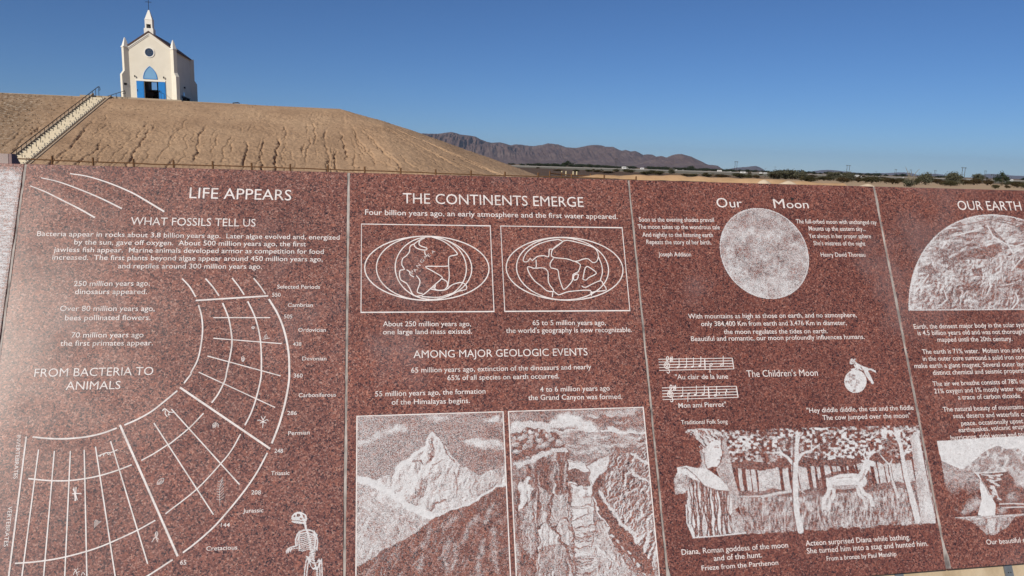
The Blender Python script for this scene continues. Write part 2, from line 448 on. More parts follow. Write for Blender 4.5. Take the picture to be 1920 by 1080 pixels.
# ================= panel: life appears
PA = Panel(0, 'red granite panel headed LIFE APPEARS with a curved fossil timeline')
PA.sealant(w=.0030)
c1 = cc(0, 290, 2.769); c2 = cc(320, 310, 2.769); c3 = cc(0, 680, 2.7); c4 = cc(320, 680, 2.7)
mb = MB()
PA.stroke(mb, c1((157,162),(240,195),(330,240),(410,280),(493,327)), (2.2, 3.6))
PA.stroke(mb, c1((213,120),(300,140),(400,175),(520,225),(633,280)), (2.2, 3.6))
PA.stroke(mb, c1((364,99),(450,112),(560,145),(680,195),(760,240),(853,296)), (2.4, 4.0))
PA.done('engraved_arcs', mb)
PA.text('heading', [('LIFE APPEARS', (355,371.6), (546,376), 20)], thin=-.002)
PA.text('heading', [('WHAT FOSSILS TELL US', (244.9,421.8), (479,425), 14.5)], thin=-.002)
PA.text('inscription', [
 ('Bacteria appear in rocks about 3.8 billion years ago.  Later algae evolved and, energized', (69.3,442.4), (636.7,449.4), 8.8),
 ('by the sun, gave off oxygen.  About 500 million years ago, the first', (139,458.3), (573.5,462), 9),
 ('jawless fish appear.  Marine animals developed armor as competition for food', (101,472.4), (607,476), 9),
 ('increased.  The first plants beyond algae appear around 450 million years ago,', (98,486.8), (605,490.2), 9),
 ('and reptiles around 300 million years ago.', (221.4,503), (491,504), 9)])
PA.text('inscription', [('250 million years ago,', (138.3,536.6), (281,535.6), 9.5), ('dinosaurs appeared.', (140.5,551.5), (275.5,551.5), 9.5)])
PA.text('inscription', [('Over 80 million years ago,', (112.3,583.2), (290,583.2), 9.8), ('bees pollinated flowers.', (121.7,600.6), (282,600), 9.8)])
PA.text('inscription', [('70 million years ago', (133.6,633), (269,632.4), 9.8), ('the first primates appear.', (112.7,648.6), (286.7,647.5), 9.8)])
PA.text('heading', [('FROM BACTERIA TO', (64,707), (287,703), 15.5), ('ANIMALS', (123,731), (225.5,729.5), 15.5)], thin=-.002)
PA.text('period_names', [('Selected Periods', (519.7,541), (600,541.5), 7), ('550', (510.3,556.3), (526.2,556.3), 7), ('Cambrian', (539.6,575.4), (586.5,575.4), 7),
 ('505', (532.4,597), (548,597), 7), ('Ordovician', (559,622), (611,622), 7), ('438', (549.3,648.7), (565,648.7), 7), ('Devonian', (566.6,675.8), (612,675.8), 7.2),
 ('360', (550.4,707.8), (567.4,707.8), 7.2), ('Carboniferous', (560,744.8), (630,743.7), 7.5), ('286', (538.5,778), (556.3,778), 7.3), ('Permian', (540.4,816), (580.7,814.4), 7.5),
 ('248', (514.4,849), (530.4,849), 7.5), ('Triassic', (508,891), (542.6,890.4), 7.6), ('208', (471,927), (489,927), 7.6), ('Jurassic', (455.6,961.5), (493.7,960.4), 7.8),
 ('144', (414,988), (430.7,988), 7.8), ('Cretacious', (386.7,1032.6), (444.8,1030), 8), ('65', (337.4,1058.5), (349,1058.5), 8)])
PA.text('side_lettering', [('INVERTEBRATES', (32.5,816), (25.5,898), 7.5), ('VERTEBRATES', (15.5,950), (7,1025), 8)], thin=.004)
mb = MB()
S = lambda p, w_=2.6, sm=True: PA.stroke(mb, p, w_, sm)
for a in (((60,588),(100,632),(130,683)), ((181,588),(220,632),(251,678)), ((319,585),(352,627),(382,672)), ((431,586),(463,625),(492,668))): S(c2(*a), 3.0)
S(c2((130,702),(507,678)), 3.6)
S(c2((145,726),(160,780),(166,850),(158,930),(140,1010),(105,1078)) + c4((105,55),(68,104)), 3.2)
S(c2((270,715),(300,790),(315,870),(318,930),(305,1010),(290,1078)) + c4((275,90),(240,160),(208,203)), 3.2)
S(c2((400,706),(435,780),(460,870),(470,960),(471,1060)) + c4((455,90),(430,190),(405,260),(376,317)), 3.2)
S(c2((510,695),(555,770),(590,860),(612,970),(616,1070)) + c4((598,100),(580,200),(550,310),(512,409)), 4.2)
for a in (((222,791),(517,791)), ((222,898),(577,926))): S(c2(*a), 2.2)
S(c2((191,990)) + c4((557,67)), 2.2); S(c4((142,48),(529,227)), 2.2)
S(c4((48,126),(504,436)), 4.3)
S(c3((898,142),(840,190),(770,245),(700,285),(630,316)), 3.4)
S(c4((167,256),(95,330),(0,408)) + c3((850,415),(780,460),(716,495)), 2.6)
S(c4((354,362),(310,440),(255,510),(135,638),(0,745)) + c3((838,765),), 2.6)
S(c4((490,456),(440,550),(380,640),(300,740),(220,830),(130,910),(62,962)), 3.4)
S(c3((608,316),(900,980)), 4.3)
S(c3((780,306)) + c4((217,769)), 2.6); S(c3((868,235)) + c4((349,617)), 2.6)
S(c3((166,376),(250,384),(340,385),(440,375),(520,357),(592,331)), 3.4)
S(c3((144,587),(250,597),(350,597),(430,587),(510,571),(600,543),(667,517)), 2.8)
S(c3((76,1016),(180,1008),(290,992),(400,966),(500,935),(600,893),(700,846),(787,798)), 2.8)
S(c3((875,997),(750,1078),(690,1110)), 3.2)
S(c3((134,374),(45,1080),(41,1110)), 3.2, False)
for a, b in (((196,440),(108,1110)), ((276,447),(219,1110)), ((357,447),(327,1110)), ((427,441),(441,1110)), ((484,425),(588,1110)), ((561,398),(748,1018))): S(c3(a, b), 2.6)
PA.done('timeline_chart', mb, 'curved fan shaped chart of fossil periods')
# little fossils on the chart
def fossil(paths, f, w_=1.6, mb=None):
    own = mb is None; mb = mb or MB(); w_ *= .8
    for p in paths: PA.stroke(mb, f(*p), w_)
    if own: PA.done('engraved_fossil', mb)
fm_ = MB()
for q in (((375,632),(378,660),(384,700)), ((386,630),(384,662),(380,700)), ((366,664),(390,662),(414,664)), ((370,640),(382,660)), ((392,696),(384,668))): fossil([q], c3, 2.4, fm_)
PA.done('engraved_fossil', fm_)
fossil([((497,473),(515,465),(540,456),(560,455),(575,450),(596,440)), ((512,468),(505,478)), ((528,462),(524,474)), ((556,457),(560,468)), ((545,457),(550,467))], c3, 2.4)
fossil([((822,245),(832,232),(845,240),(858,250),(880,252)), ((840,242),(836,258),(848,274)), ((858,250),(852,266),(862,262)), ((826,240),(838,238))], c3, 2.2)
fossil([((480+q*5,836-q*5),(478+q*6,812-q*2),(486+q*4,794+q*2)) for q in range(7)], c3, 1.0)
fossil([((795,616),(800,600),(815,588),(829,586),(826,604),(812,614),(795,616)), ((800,612),(822,592)), ((804,614),(826,598))], c3, 1.3)
fossil([((786,880),(788,860),(796,856),(798,872),(792,884),(786,880)), ((790,862),(792,880)), ((776,892),(790,884),(804,894)), ((768,908),(782,890)), ((790,888),(800,906))], c3, 1.4)
fossil([((372,1075),(384,1048),(392,1080)), ((380,1060),(396,1040)), ((384,1066),(404,1056)), ((412,1078),(420,1060),(432,1076)), ((386,1054),(376,1044))], c3, 1.3)
fossil([((466,330),(468,300),(468,285)), ((468,300),(448,290),(440,296)), ((468,300),(488,288),(494,296)), ((468,300),(452,306)), ((468,300),(486,306)), ((468,290),(458,272)), ((468,290),(480,272))], c4, 1.9)
fossil([((216,330),(214,312),(228,304),(242,314),(240,328)), ((222,330),(220,316),(230,310),(236,322)), ((216,318),(230,322)), ((226,306),(228,328))], c4, 1.5)
fossil([((232+q,690-q*13),(250,694-q*13),(272-q,676-q*14)) for q in range(8)] + [((250,725),(248,640),(262,590))], c4, .8)
fossil([((420,842),(428,836),(436,842),(428,850),(420,842)), ((424,842),(434,846))], c2, 1.6)
fossil([((368,998),(376,994),(382,1000),(380,1016),(372,1018),(368,998)), ((370,1004),(382,1006)), ((371,1011),(381,1012))], c2, 1.8)
fossil([((478,904),(500,900),(516,896)), ((490,902),(498,876)), ((484,898),(492,880)), ((500,900),(502,886))], c2, 1.2)
# skeleton
cv = Canvas(PA, .765, .985, .945, PH-.01, .0013, 17).crop(320, 680, 2.7)
x, y = cv.cx()
L_ = lambda p, w_, v=.95: cv.line(p, w_, v)
for q in range(8):      # neck vertebrae
    cv.blob(679+q*1.0, 806+q*6, 7.5, 3.6, .95, .3, .2)
for q in range(16):     # spine
    cv.blob(692+q*2.6-(q > 10)*(q-10)*.5, 852+q*11.5, 9, 5.2, .92, .35, .15)
for q in range(10):
    yy = 858+q*9.5; wl = 44-abs(q-4)*2.2
    L_([(690+q,yy),(668,yy+10),(652-q*.4,yy+6),(690-wl,yy-6)], 1.5); L_([(692+q,yy),(714,yy+11),(730,yy+6),(692+wl,yy-8)], 1.5)
L_([(640,872),(650,858),(672,848),(694,846),(718,852),(740,872)], 2.6); L_([(652,866),(690,858),(728,872)], 1.6)
L_([(644,868),(632,896),(634,926)], 2.6); L_([(650,874),(640,904),(642,926)], 1.4); L_([(636,928),(610,934),(596,942)], 2.4); L_([(642,938),(614,943),(598,950)], 1.6)
for p in (((598,940),(586,964)), ((603,944),(594,962)), ((612,940),(606,956)), ((592,946),(582,958))): L_(list(p), 1.5)
L_([(738,874),(744,905),(740,948)], 2.4); L_([(724,868),(734,902),(730,940)], 1.4)
for q in range(7): L_([(738-q*2.5,936+q*10),(704-q*.5,962+q*6)], 1.5)
m_ = cv.fill([(682,976),(700,982),(712,1004),(728,1024),(748,996),(764,1000),(758,1020),(744,1048),(718,1046),(702,1016)], .85); cv.fill([(706,1010),(716,1012),(732,1032),(722,1040),(712,1030)], .03); cv.fill([(738,1014),(750,1010),(744,1034),(736,1030)], .03)
for x0, x1 in ((688, 672), (700, 684), (752, 758), (764, 768)): L_([(x0,994),((x0+x1)/2,1040),(x1,1130)], 1.9)
for q in range(11): cv.blob(740+q*.5, 1040+q*9, 8, 4, .9, .3, .2)
# long snouted skull
cv.fill([(611,790),(613,776),(622,764),(636,757),(655,755),(673,761),(687,773),(691,790),(686,803),(668,803),(640,797),(616,797)], .96)
cv.fill([(612,801),(640,802),(668,808),(684,806),(680,815),(656,816),(630,812),(614,807)], .94)
cv.fill([(639,766),(652,764),(657,774),(648,781),(638,777)], .02); cv.fill([(666,766),(680,775),(682,790),(672,786)], .04); cv.fill([(620,776),(630,770),(632,780),(623,784)], .06); cv.fill([(656,784),(668,788),(664,796),(652,792)], .1)
for q in range(9): L_([(618+q*6,797),(619+q*6,802)], .8, .9)
L_([(614,799),(640,799.5),(668,805)], .9, .03)
cv.build('engraved_skeleton', 'engraved upright dinosaur skeleton with a long jawed skull')

# ================= panel: the continents
PB = Panel(1, 'red granite panel headed THE CONTINENTS EMERGE with two oval world maps')
PB.sealant(w=.0038)
PB.text('heading', [('THE CONTINENTS EMERGE', (755.4,381.2), (1094.5,388.2), 18.8)], thin=-.002)
PB.text('inscription', [('Four billion years ago, an early atmosphere and the first water appeared.', (684.5,402.7), (1158.3,410.8), 9.6)])
PB.text('inscription', [('About 250 million years ago,', (718,611.9), (883,611.5), 9.2), ('one large land mass existed.', (718,627), (885,625.6), 9.2)])
PB.text('inscription', [('65 to 5 million years ago,', (998.8,609.7), (1136,609.4), 9.2), ("the world's geography is now recognizable.", (948.8,624.4), (1185,622.5), 9.2)])
PB.text('heading', [('AMONG MAJOR GEOLOGIC EVENTS', (775.3,671.3), (1101.9,666.3), 13.8)], thin=-.002)
PB.text('inscription', [('65 million years ago, extinction of the dinosaurs and nearly', (771,698.8), (1108.8,692), 9.2), ('65% of all species on earth occurred.', (839,713), (1048.4,709.4), 9.2)])
PB.text('inscription', [('55 million years ago, the formation', (703.4,743.4), (910.3,737.8), 9.4), ('of the Himalayas begins.', (734.4,758.8), (881,755.6), 9.4)])
PB.text('inscription', [('4 to 6 million years ago', (1012.8,734.7), (1143.4,732.2), 9.4), ('the Grand Canyon was formed.', (990.6,750.3), (1166.6,747.8), 9.4)])
def ell(cx, cy, rx, ry, k=48): return [(cx + rx*math.cos(2*math.pi*i/k), cy + ry*math.sin(2*math.pi*i/k)) for i in range(k)]
mb = MB()
PB.stroke(mb, [(1.044,.187),(1.4805,.187),(1.4805,.492),(1.044,.492)], 2.6, False, True, True)
PB.stroke(mb, ell(1.2625,.3400,.2075,.1125), 2.8, False, True, True)
PB.stroke(mb, ell(1.2520,.3400,.1590,.1120), 2.6, False, True, True)
PB.stroke(mb, ell(1.2735,.3395,.1190,.1100), 2.6, False, True, True)
c5 = cc(650, 310, 3.483)
for p in (((438,515),(425,520),(412,535),(410,565),(385,595),(365,610),(360,650),(378,680),(350,685),(345,715),(355,750),(390,770),(415,810),(430,840),(455,855),(490,850)),
 ((500,470),(475,490),(440,515),(455,540),(490,552),(520,553),(522,540),(490,530),(472,515),(480,490),(510,475)),
 ((555,468),(620,490),(680,530),(722,575),(715,585),(690,590),(668,600),(665,640),(660,658),(600,660),(515,662),(560,690),(618,725),(620,740),(575,780),(520,830),(490,850)),
 ((665,655),(670,720),(660,795)), ((620,740),(655,760),(655,795),(630,815),(580,812),(575,785)), ((392,683),(410,695),(415,715),(440,730)),
 ((455,720),(475,745),(478,770),(462,815),(465,832),(495,838)), ((550,808),(600,817),(650,812),(690,780),(750,765),(780,785),(780,810),(740,820),(660,845),(600,862),(490,858)),
 ((510,560),(512,580),(524,592)), ((560,800),(572,782),(580,780),(575,800),(560,800))):
    PB.stroke(mb, c5(*p), 2.5)
PB.done('world_map', mb, 'oval world map with one joined continent')
PB.text('map_lettering', [(ch, c5(a)[0], c5(b)[0], 6.0) for ch, a, b in (('P',(430,712),(442,700)),('A',(449,700),(462,682)),('N',(468,670),(484,654)),('G',(492,640),(508,622)),('A',(513,614),(528,597)),('E',(540,600),(552,588)),('A',(562,580),(580,566)))], thin=-.01)
mb = MB()
PB.stroke(mb, [(1.517,.187),(1.957,.187),(1.957,.492),(1.517,.492)], 2.6, False, True, True)
c6 = cc(920, 310, 3.2727)
p0 = ts(*c6((457,634))[0]); 
PB.stroke(mb, ell(1.7375,.3400,.2085,.1140), 2.8, False, True, True)
PB.stroke(mb, ell(1.7290,.3400,.1640,.1130), 2.6, False, True, True)
for p in (((415,455),(350,465),(280,490),(225,530),(200,575),(205,592),(228,590),(242,570),(255,585),(285,560),(330,555),(355,562),(360,515),(380,515),(435,475),(438,465),(415,455)),
 ((440,468),(470,460),(540,475),(590,490),(640,510),(660,550),(650,590),(625,597),(600,575),(570,575),(520,590),(470,575),(385,565),(372,545),(385,510),(440,470)),
 ((278,580),(276,632),(228,622),(235,660),(270,710),(310,740),(345,770),(378,775),(385,765),(355,720),(350,650),(320,630),(276,632)),
 ((385,572),(365,600),(370,630),(410,640),(420,690),(440,750),(455,760),(500,710),(505,670),(535,655),(550,610),(520,592)),
 ((510,705),(508,680),(525,668),(538,672),(530,700),(510,705)), ((565,700),(575,650),(590,620),(645,655),(640,670),(600,690),(585,705),(565,700)),
 ((378,810),(385,770),(415,795),(480,775),(610,768),(618,800)), ((558,740),(580,750),(620,730),(675,708),(690,730),(710,765),(640,775),(610,785)),
 ((660,560),(680,610),(685,660),(672,706))):
    PB.stroke(mb, c6(*p), 2.5)
PB.done('world_map', mb, 'oval world map with separate continents')

# mountain picture
PT0, PT1 = .8255, 1.385
cv = Canvas(PB, 1.0335, 1.4955, PT0, PT1, .0018, 11).crop(640, 750, 3.2727)
cv.warp(4.0, 15); x, y = cv.cx()
cv.D = np.clip(.40 + .10*(cv.nz(40)-.5)*2 - .12*np.clip((x-500)/500, 0, 1), 0, 1)
for a in ((330,180,90,34,.85,-.15), (200,230,110,26,.72,-.5), (120,262,50,20,.75,-.3), (585,112,90,22,.66,0), (930,128,90,26,.8,0), (945,105,30,18,.85,0), (860,265,140,34,.85,.05), (960,270,60,36,.8,0), (985,305,60,12,.6,0), (800,250,46,22,.8,0)):
    cv.blob(*a[:5], .8, a[5], .45)
sky_line = [(97,455),(150,480),(215,495),(270,460),(320,445),(345,405),(400,365),(440,335),(500,285),(540,215),(565,193),(600,230),(625,260),(660,320),(700,370),(740,405),(790,425),(850,460),(900,440),(940,425),(1005,400)]
edge = [(1010,520),(940,555),(880,590),(830,625),(780,650),(690,672),(590,722),(550,740),(480,800),(380,860),(320,890),(270,910),(200,970),(90,1025)]
mt = cv.inside(sky_line + edge)
wpx = 34*(fbm(x/90, y/90, 71, 3)-.5); wpy = 34*(fbm(x/90, y/90, 72, 3)-.5)
hm = 26*ridged((x*.9+y*.25+wpx)/250, (y*.7-x*.3+wpy)/300, 14, 3) + 9*ridged((x*.85+y*.35+wpx)/95, (y*.55-x*.35+wpy)/120, 4, 5) + 3.0*ridged((x+wpx)/30, (y+wpy)/44, 9, 3)
sh = cv.relief(hm, -.75, -.5)
cv.D = np.where(mt, np.clip(.74 + .55*sh - .18*np.clip((x-560)/260, 0, 1)*np.clip((700-y)/400, 0, 1) + .16*(cv.nz(6)-.5), .10, 1), cv.D)
lf = cv.inside([(97,500),(150,530),(200,600),(280,652),(430,672),(540,720),(590,722),(480,800),(380,860),(270,910),(90,1025)])
hl = 10*ridged((x*.6+y*.55+wpx)/70, (x*.55-y*.7+wpy)/170, 21, 5)
cv.D = np.where(lf, np.clip(.58 + .6*cv.relief(hl, -.8, .3) + .2*(cv.nz(5)-.5), .08, .97), cv.D)
for pl, w_, vl in ((((97,478),(180,505),(260,545),(340,600),(420,650),(490,680),(560,722)), 13, .98), (((540,230),(565,200),(590,240)), 5, 1), (((500,290),(440,345),(380,390),(340,430)), 7, 1), (((610,270),(635,330),(628,360),(600,365)), 3, .98),
                   (((590,720),(700,668),(780,645),(880,585),(1000,515)), 5, .98), (((560,240),(570,300),(540,330),(545,350)), 3, .2), (((625,265),(648,330),(690,380)), 2, .2), (((440,370),(490,370),(500,390)), 2.4, .15), (((560,400),(590,390),(620,365)), 2.4, .2), (((690,440),(720,540),(700,600)), 2, .25), (((560,680),(575,640),(640,620)), 4, .2)):
    cv.line(pl, w_, vl)
cv.line(edge, 1.5, .1)
fg = cv.inside(edge + [(90,1400),(1060,1400)])
hs_ = 9*ridged((x*.9+y*.5+wpx)/80, (x*.45-y*.8+wpy)/240, 31, 4)
cv.D = np.where(fg, np.clip(-.02 + .5*np.clip(cv.relief(hs_, -.8, -.4), -.2, 1) + .2*(cv.nz(5)-.5) + .75*np.clip(fbm((x+y*.3)/55, (y-x*.3)/130, 77, 3)-.52, 0, 1), .02, .7), cv.D)
for pl in (((660,870),(640,940),(650,1060)), ((690,880),(700,960),(680,1040)), ((500,960),(480,1040)), ((840,720),(770,790),(740,880)), ((930,640),(880,760)), ((930,800),(940,900),(960,1060)), ((870,870),(840,1000),(840,1200)), ((545,790),(500,910)), ((700,720),(630,790)), ((560,1150),(640,1250)), ((800,1080),(820,1250))):
    d = cv.dist(pl); a = np.clip(1-d/8.5, 0, 1)*.5*(.2+1.3*cv.nz(4)); cv.D = np.where(fg, np.maximum(cv.D, a), cv.D)
cv.build('etched_picture', 'etched picture of a snowy mountain peak')
mb = MB(); PB.stroke(mb, [(1.0335,PT1),(1.0335,PT0),(1.4955,PT0),(1.4955,PT1)], 2.6, False, True); PB.done('picture_border', mb)

# canyon picture
cv = Canvas(PB, 1.5135, 1.9715, PT0, PT1, .0018, 23).crop(930, 750, 3.2727)
cv.warp(6.5, 13); x, y = cv.cx()
rg = ridged(x/60, y/160, 3, 4)
cv.D = np.clip(.22 + .5*np.clip(rg-.5, 0, 1) + .2*(cv.nz(12)-.5), 0, .9)
m_ = cv.fill([(60,50),(920,20),(930,200),(60,220)], .2); cv.D = np.where(m_, .18+.30*np.clip(fbm(x/130, y/22, 8, 4)-.3, 0, 1)*1.6, cv.D)
cv.fill([(80,150),(120,125),(170,140),(230,120),(330,140),(340,205),(80,200)], .72)
for a in ((450,130,110,58,.95), (360,150,60,36,.8), (560,165,90,40,.85), (720,185,60,28,.95), (800,195,110,16,.8), (595,103,40,13,.7), (700,95,34,11,.7), (770,130,70,10,.5), (130,150,50,24,.85), (760,75,150,22,.55)): cv.blob(*a, .45, 0, .35)
cv.fill([(340,195),(915,205),(930,260),(740,300),(690,360),(560,370),(440,300),(420,230)], .58)
m_ = cv.inside([(340,195),(915,205),(930,260),(740,300),(690,360),(560,370),(440,300)]); cv.D = np.where(m_, np.clip(.25+.9*np.clip(fbm(x/60, y/14, 14, 4)-.25, 0, 1), .1, 1), cv.D)
cv.line([(340,193),(620,192),(915,206)], 2, .98)
# boulders
m_ = cv.fill([(88,200),(260,165),(400,230),(420,290),(330,300),(110,380)], .08)
rb = random.Random(4)
for bx, by, rx, ry in ((155,230,38,22), (190,285,36,18), (285,275,46,24), (385,262,36,22), (208,235,22,16), (180,195,20,14), (245,215,20,18), (325,215,18,18), (262,180,14,12), (105,245,14,20), (128,315,28,16), (265,248,30,14), (300,195,14,12), (115,275,20,12), (340,245,20,14), (215,205,16,12), (200,262,22,14), (185,350,16,12), (890,235,22,14), (850,262,18,10), (880,275,20,10), (905,300,16,10)):
    cv.blob(bx+2, by+4, rx*1.08, ry*1.15, .05, .15, -.3, .2); cv.blob(bx, by, rx, ry, .45, .12, -.3, .25); cv.blob(bx-rx*.2, by-ry*.25, rx*.75, ry*.65, .68+.25*rb.random(), .8, -.3, .2)
# mesa ledge and left walls
cv.fill([(112,390),(200,365),(290,310),(430,290),(445,320),(330,330),(240,375),(130,425)], .74)
m_ = cv.inside([(130,425),(240,375),(330,330),(445,320),(440,560),(350,580),(130,500)])
cv.D = np.where(m_, np.clip(.08+1.1*np.clip(ridged(x/40, y/220, 40, 3)-.55, 0, 1)*(1.4-(y-320)/260) + .15*(cv.nz(9)-.5), .02, .9), cv.D)
g_ = .42+.35*(cv.nz(7)-.5)
for pl, vl in (([(130,520),(190,490),(235,540),(150,700)], .70), ([(140,700),(250,560),(250,980),(170,930)], .46), ([(258,520),(340,580),(330,750),(255,640)], .42), ([(250,780),(270,630),(325,730),(320,750)], .62), ([(255,930),(262,780),(310,750),(385,840),(400,880)], .72),
               ([(240,1000),(260,940),(330,880),(400,880),(455,960),(465,1400),(230,1400)], .40), ([(345,590),(440,560),(460,740),(420,720),(350,780)], .55), ([(360,800),(390,730),(430,715),(460,790),(480,860),(440,900)], .60), ([(150,940),(180,950),(240,1000),(240,1400),(120,1400),(150,1000)], .06),
               ([(600,760),(650,730),(690,790),(720,880),(820,1020),(900,1120),(980,1400),(600,1400)], .58), ([(640,600),(700,690),(850,800),(880,900),(960,1000),(960,1400),(1000,1400),(930,600),(740,300),(690,360)], .34)):
    cv.shape(pl, vl, .04, 1.5 if vl < .7 else 1.0, .35, 5)
# textured right wall
m_ = cv.inside([(700,340),(920,300),(1000,1000),(960,1040),(850,850),(640,600),(690,430)])
hr = 9*ridged((x*.9+y*.3)/38, (y-x*.5)/90, 51, 4) + 4*ridged((x+y)/22, (x-y)/30, 57, 3)
cv.D = np.where(m_, np.clip(.34 + .75*cv.relief(hr, -.8, -.5) + .5*np.clip((y-620)/300, -.3, 1)*.4 + .2*(cv.nz(5)-.5), .03, .92), cv.D)
cv.line([(830,330),(920,380)], 5, .75); cv.line([(830,430),(880,480),(930,500)], 5, .8)
cv.fill([(620,560),(690,680),(770,770),(850,850),(940,980),(970,1060),(900,1060),(800,960),(740,910),(690,770),(640,720),(600,620)], .05)
cv.line([(640,560),(690,650),(760,740),(850,830),(870,880)], 6, .8)
for q in range(9): cv.blob(690+q*30, 790+q*38, 16, 9, .8, .4, .9, .2)
lw = cv.inside([(120,500),(440,330),(460,760),(480,1400),(120,1400)])
cv.D = np.where(lw, np.clip(cv.D + .42*cv.relief(7*ridged((x+14*fbm(y/60, x/60, 5, 2))/26, y/120, 83, 4), -.8, -.2), .03, .95), cv.D)
rw_ = cv.inside([(600,740),(690,790),(820,1020),(1000,1400),(600,1400)])
cv.D = np.where(rw_, np.clip(cv.D + .5*cv.relief(7*ridged((x-y*.6)/30, (x+y)/110, 87, 4), -.7, -.5), .03, .95), cv.D)
# central column of strata
m_ = cv.fill([(440,370),(560,385),(590,470),(600,700),(610,900),(590,1400),(470,1400),(490,900),(460,700)], .5)
yb = 2.4*(ridged(x/70, (y+9*fbm(x/22, y/22, 61, 2))/19, 61, 3)-.5)
cv.D = np.where(m_, np.clip(.52 + .42*yb - .35*np.clip((y-900)/300, 0, 1), .04, .95), cv.D)
for q in range(46):
    bx, by = 458+rb.random()*130, 640+rb.random()*420; cv.line([(bx, by), (bx+10+rb.random()*26, by-6+rb.random()*8)], 1.1, .06)
for pl, vl in (([(440,380),(550,390),(570,440),(445,430)], .8), ([(445,430),(570,440),(575,510),(520,530),(450,490)], .16), ([(455,510),(520,530),(500,590),(590,600),(580,640),(460,650)], .78), ([(470,660),(560,660),(560,700),(470,735)], .85), ([(560,400),(700,330),(680,430),(620,510),(590,520)], .82), ([(620,480),(690,415),(650,470),(630,540),(590,600),(590,540)], .05)):
    cv.shape(pl, vl, .08, 1.2, .35, 5)
for q in range(9): cv.blob(505+rb.random()*80, 530+rb.random()*60, 20, 15, .92, .3, rb.random(), .3)
for q in range(16): cv.line([(455+rb.random()*20, 740+q*36), (520, 732+q*36+rb.random()*10), (598, 722+q*36)], 2.0, .08 if q % 2 else .9)
for pl in (((250,380),(252,760),(270,860),(250,960)), ((330,600),(330,740),(360,800)), ((445,310),(440,420),(455,700),(490,900),(470,1100)), ((130,510),(145,700),(165,940)), ((600,520),(600,900)), ((360,800),(440,900),(465,1000))): cv.line(pl, 1.8, .03)
for pl in (((160,520),(150,680)), ((200,480),(190,560)), ((350,520),(345,580)), ((600,600),(640,720),(690,770)), ((620,900),(720,1000))): cv.line(pl, 2.2, .95)
cv.build('etched_picture', 'etched picture of a deep stepped canyon')
mb = MB(); PB.stroke(mb, [(1.5135,PT1),(1.5135,PT0),(1.9715,PT0),(1.9715,PT1)], 2.6, False, True); PB.done('picture_border', mb)

# ================= panel: our moon
PC = Panel(2, 'red granite panel headed Our Moon with a round frosted moon')
PC.sealant(w=.0024)
PC.text('heading', [('O', (1344.6,389), (1365,389), 18), ('ur', (1369,389), (1392,388.6), 16)], thin=0.0)
PC.text('heading', [('M', (1451.6,390.3), (1472,390.3), 17.5), ('oon', (1475.5,390.3), (1516.7,390.6), 15)], thin=0.0)
PC.text('verse', [('Soon as the evening shades prevail', (1198.2,415.5), (1338.9,416.3), 8.2), ('The moon takes up the wondrous tale', (1196,429), (1349.8,430), 8.2),
 ('And nightly to the listening earth', (1204.7,443.9), (1337,444.7), 8.2), ('Repeats the story of her birth.', (1212.3,457.7), (1334,458.5), 8.2), ('Joseph Addison', (1234.7,480.6), (1296,480.9), 8)])
PC.text('verse', [('The full-orbed moon with unchanged ray', (1493,418.9), (1644,420.7), 8), ('Mounts up the eastern sky...', (1516.7,432.2), (1623,433.2), 8), ('Yet always in her proper sphere', (1517,446.3), (1633.6,446.8), 8),
 ("She's mistress of the night", (1525.8,459.8), (1622.7,460.6), 8), ('Henry David Thoreau', (1539.4,481.4), (1622.7,481.4), 8)])
PC.text('inscription', [('With mountains as high as those on earth, and no atmosphere,', (1290.6,597.4), (1606.4,594.6), 8.8), ('only 384,400 Km from earth and 3,476 Km in diameter,', (1314.8,611.5), (1587.6,609.3), 8.8),
 ('the moon regulates the tides on earth.', (1357.5,626.4), (1552,624.7), 8.8), ('Beautiful and romantic, our moon profoundly influences humans.', (1296,639.6), (1621.3,635.4), 8.8)])
PC.text('song_words', [('"Au clair de la lune', (1266,711.3), (1365.4,710), 9), ('Mon ami Pierrot"', (1272.3,764.8), (1361.7,762.3), 9), ('Traditional Folk Song', (1277.3,795.7), (1364.5,793.8), 7.8)])
PC.text('heading', [("The Children's Moon", (1400.5,707), (1533.8,704.6), 12.5)], thin=-.002)
PC.text('verse', [('"Hey diddle diddle, the cat and the fiddle', (1513,774), (1713.3,768.4), 9), ('The cow jumped over the moon"', (1542.6,787.6), (1707.7,783), 9)])
PC.text('caption', [('Diana, Roman goddess of the moon', (1278.3,1040.3), (1478,1026.4), 10), ('and of the hunt.', (1338.6,1051.7), (1429,1044.7), 10), ('Frieze from the Parthenon', (1315.8,1069.7), (1459.4,1058.9), 9)])
PC.text('caption', [('Acteon surprised Diana while bathing.', (1511,1023.6), (1706.7,1011.4), 10), ('She turned him into a stag and hunted him.', (1513.3,1038), (1740.3,1023.3), 10), ('From a bronze by Paul Manship', (1550.3,1051.4), (1681,1042.5), 8.4)])
cm = cc(1200, 580, 3.5556)
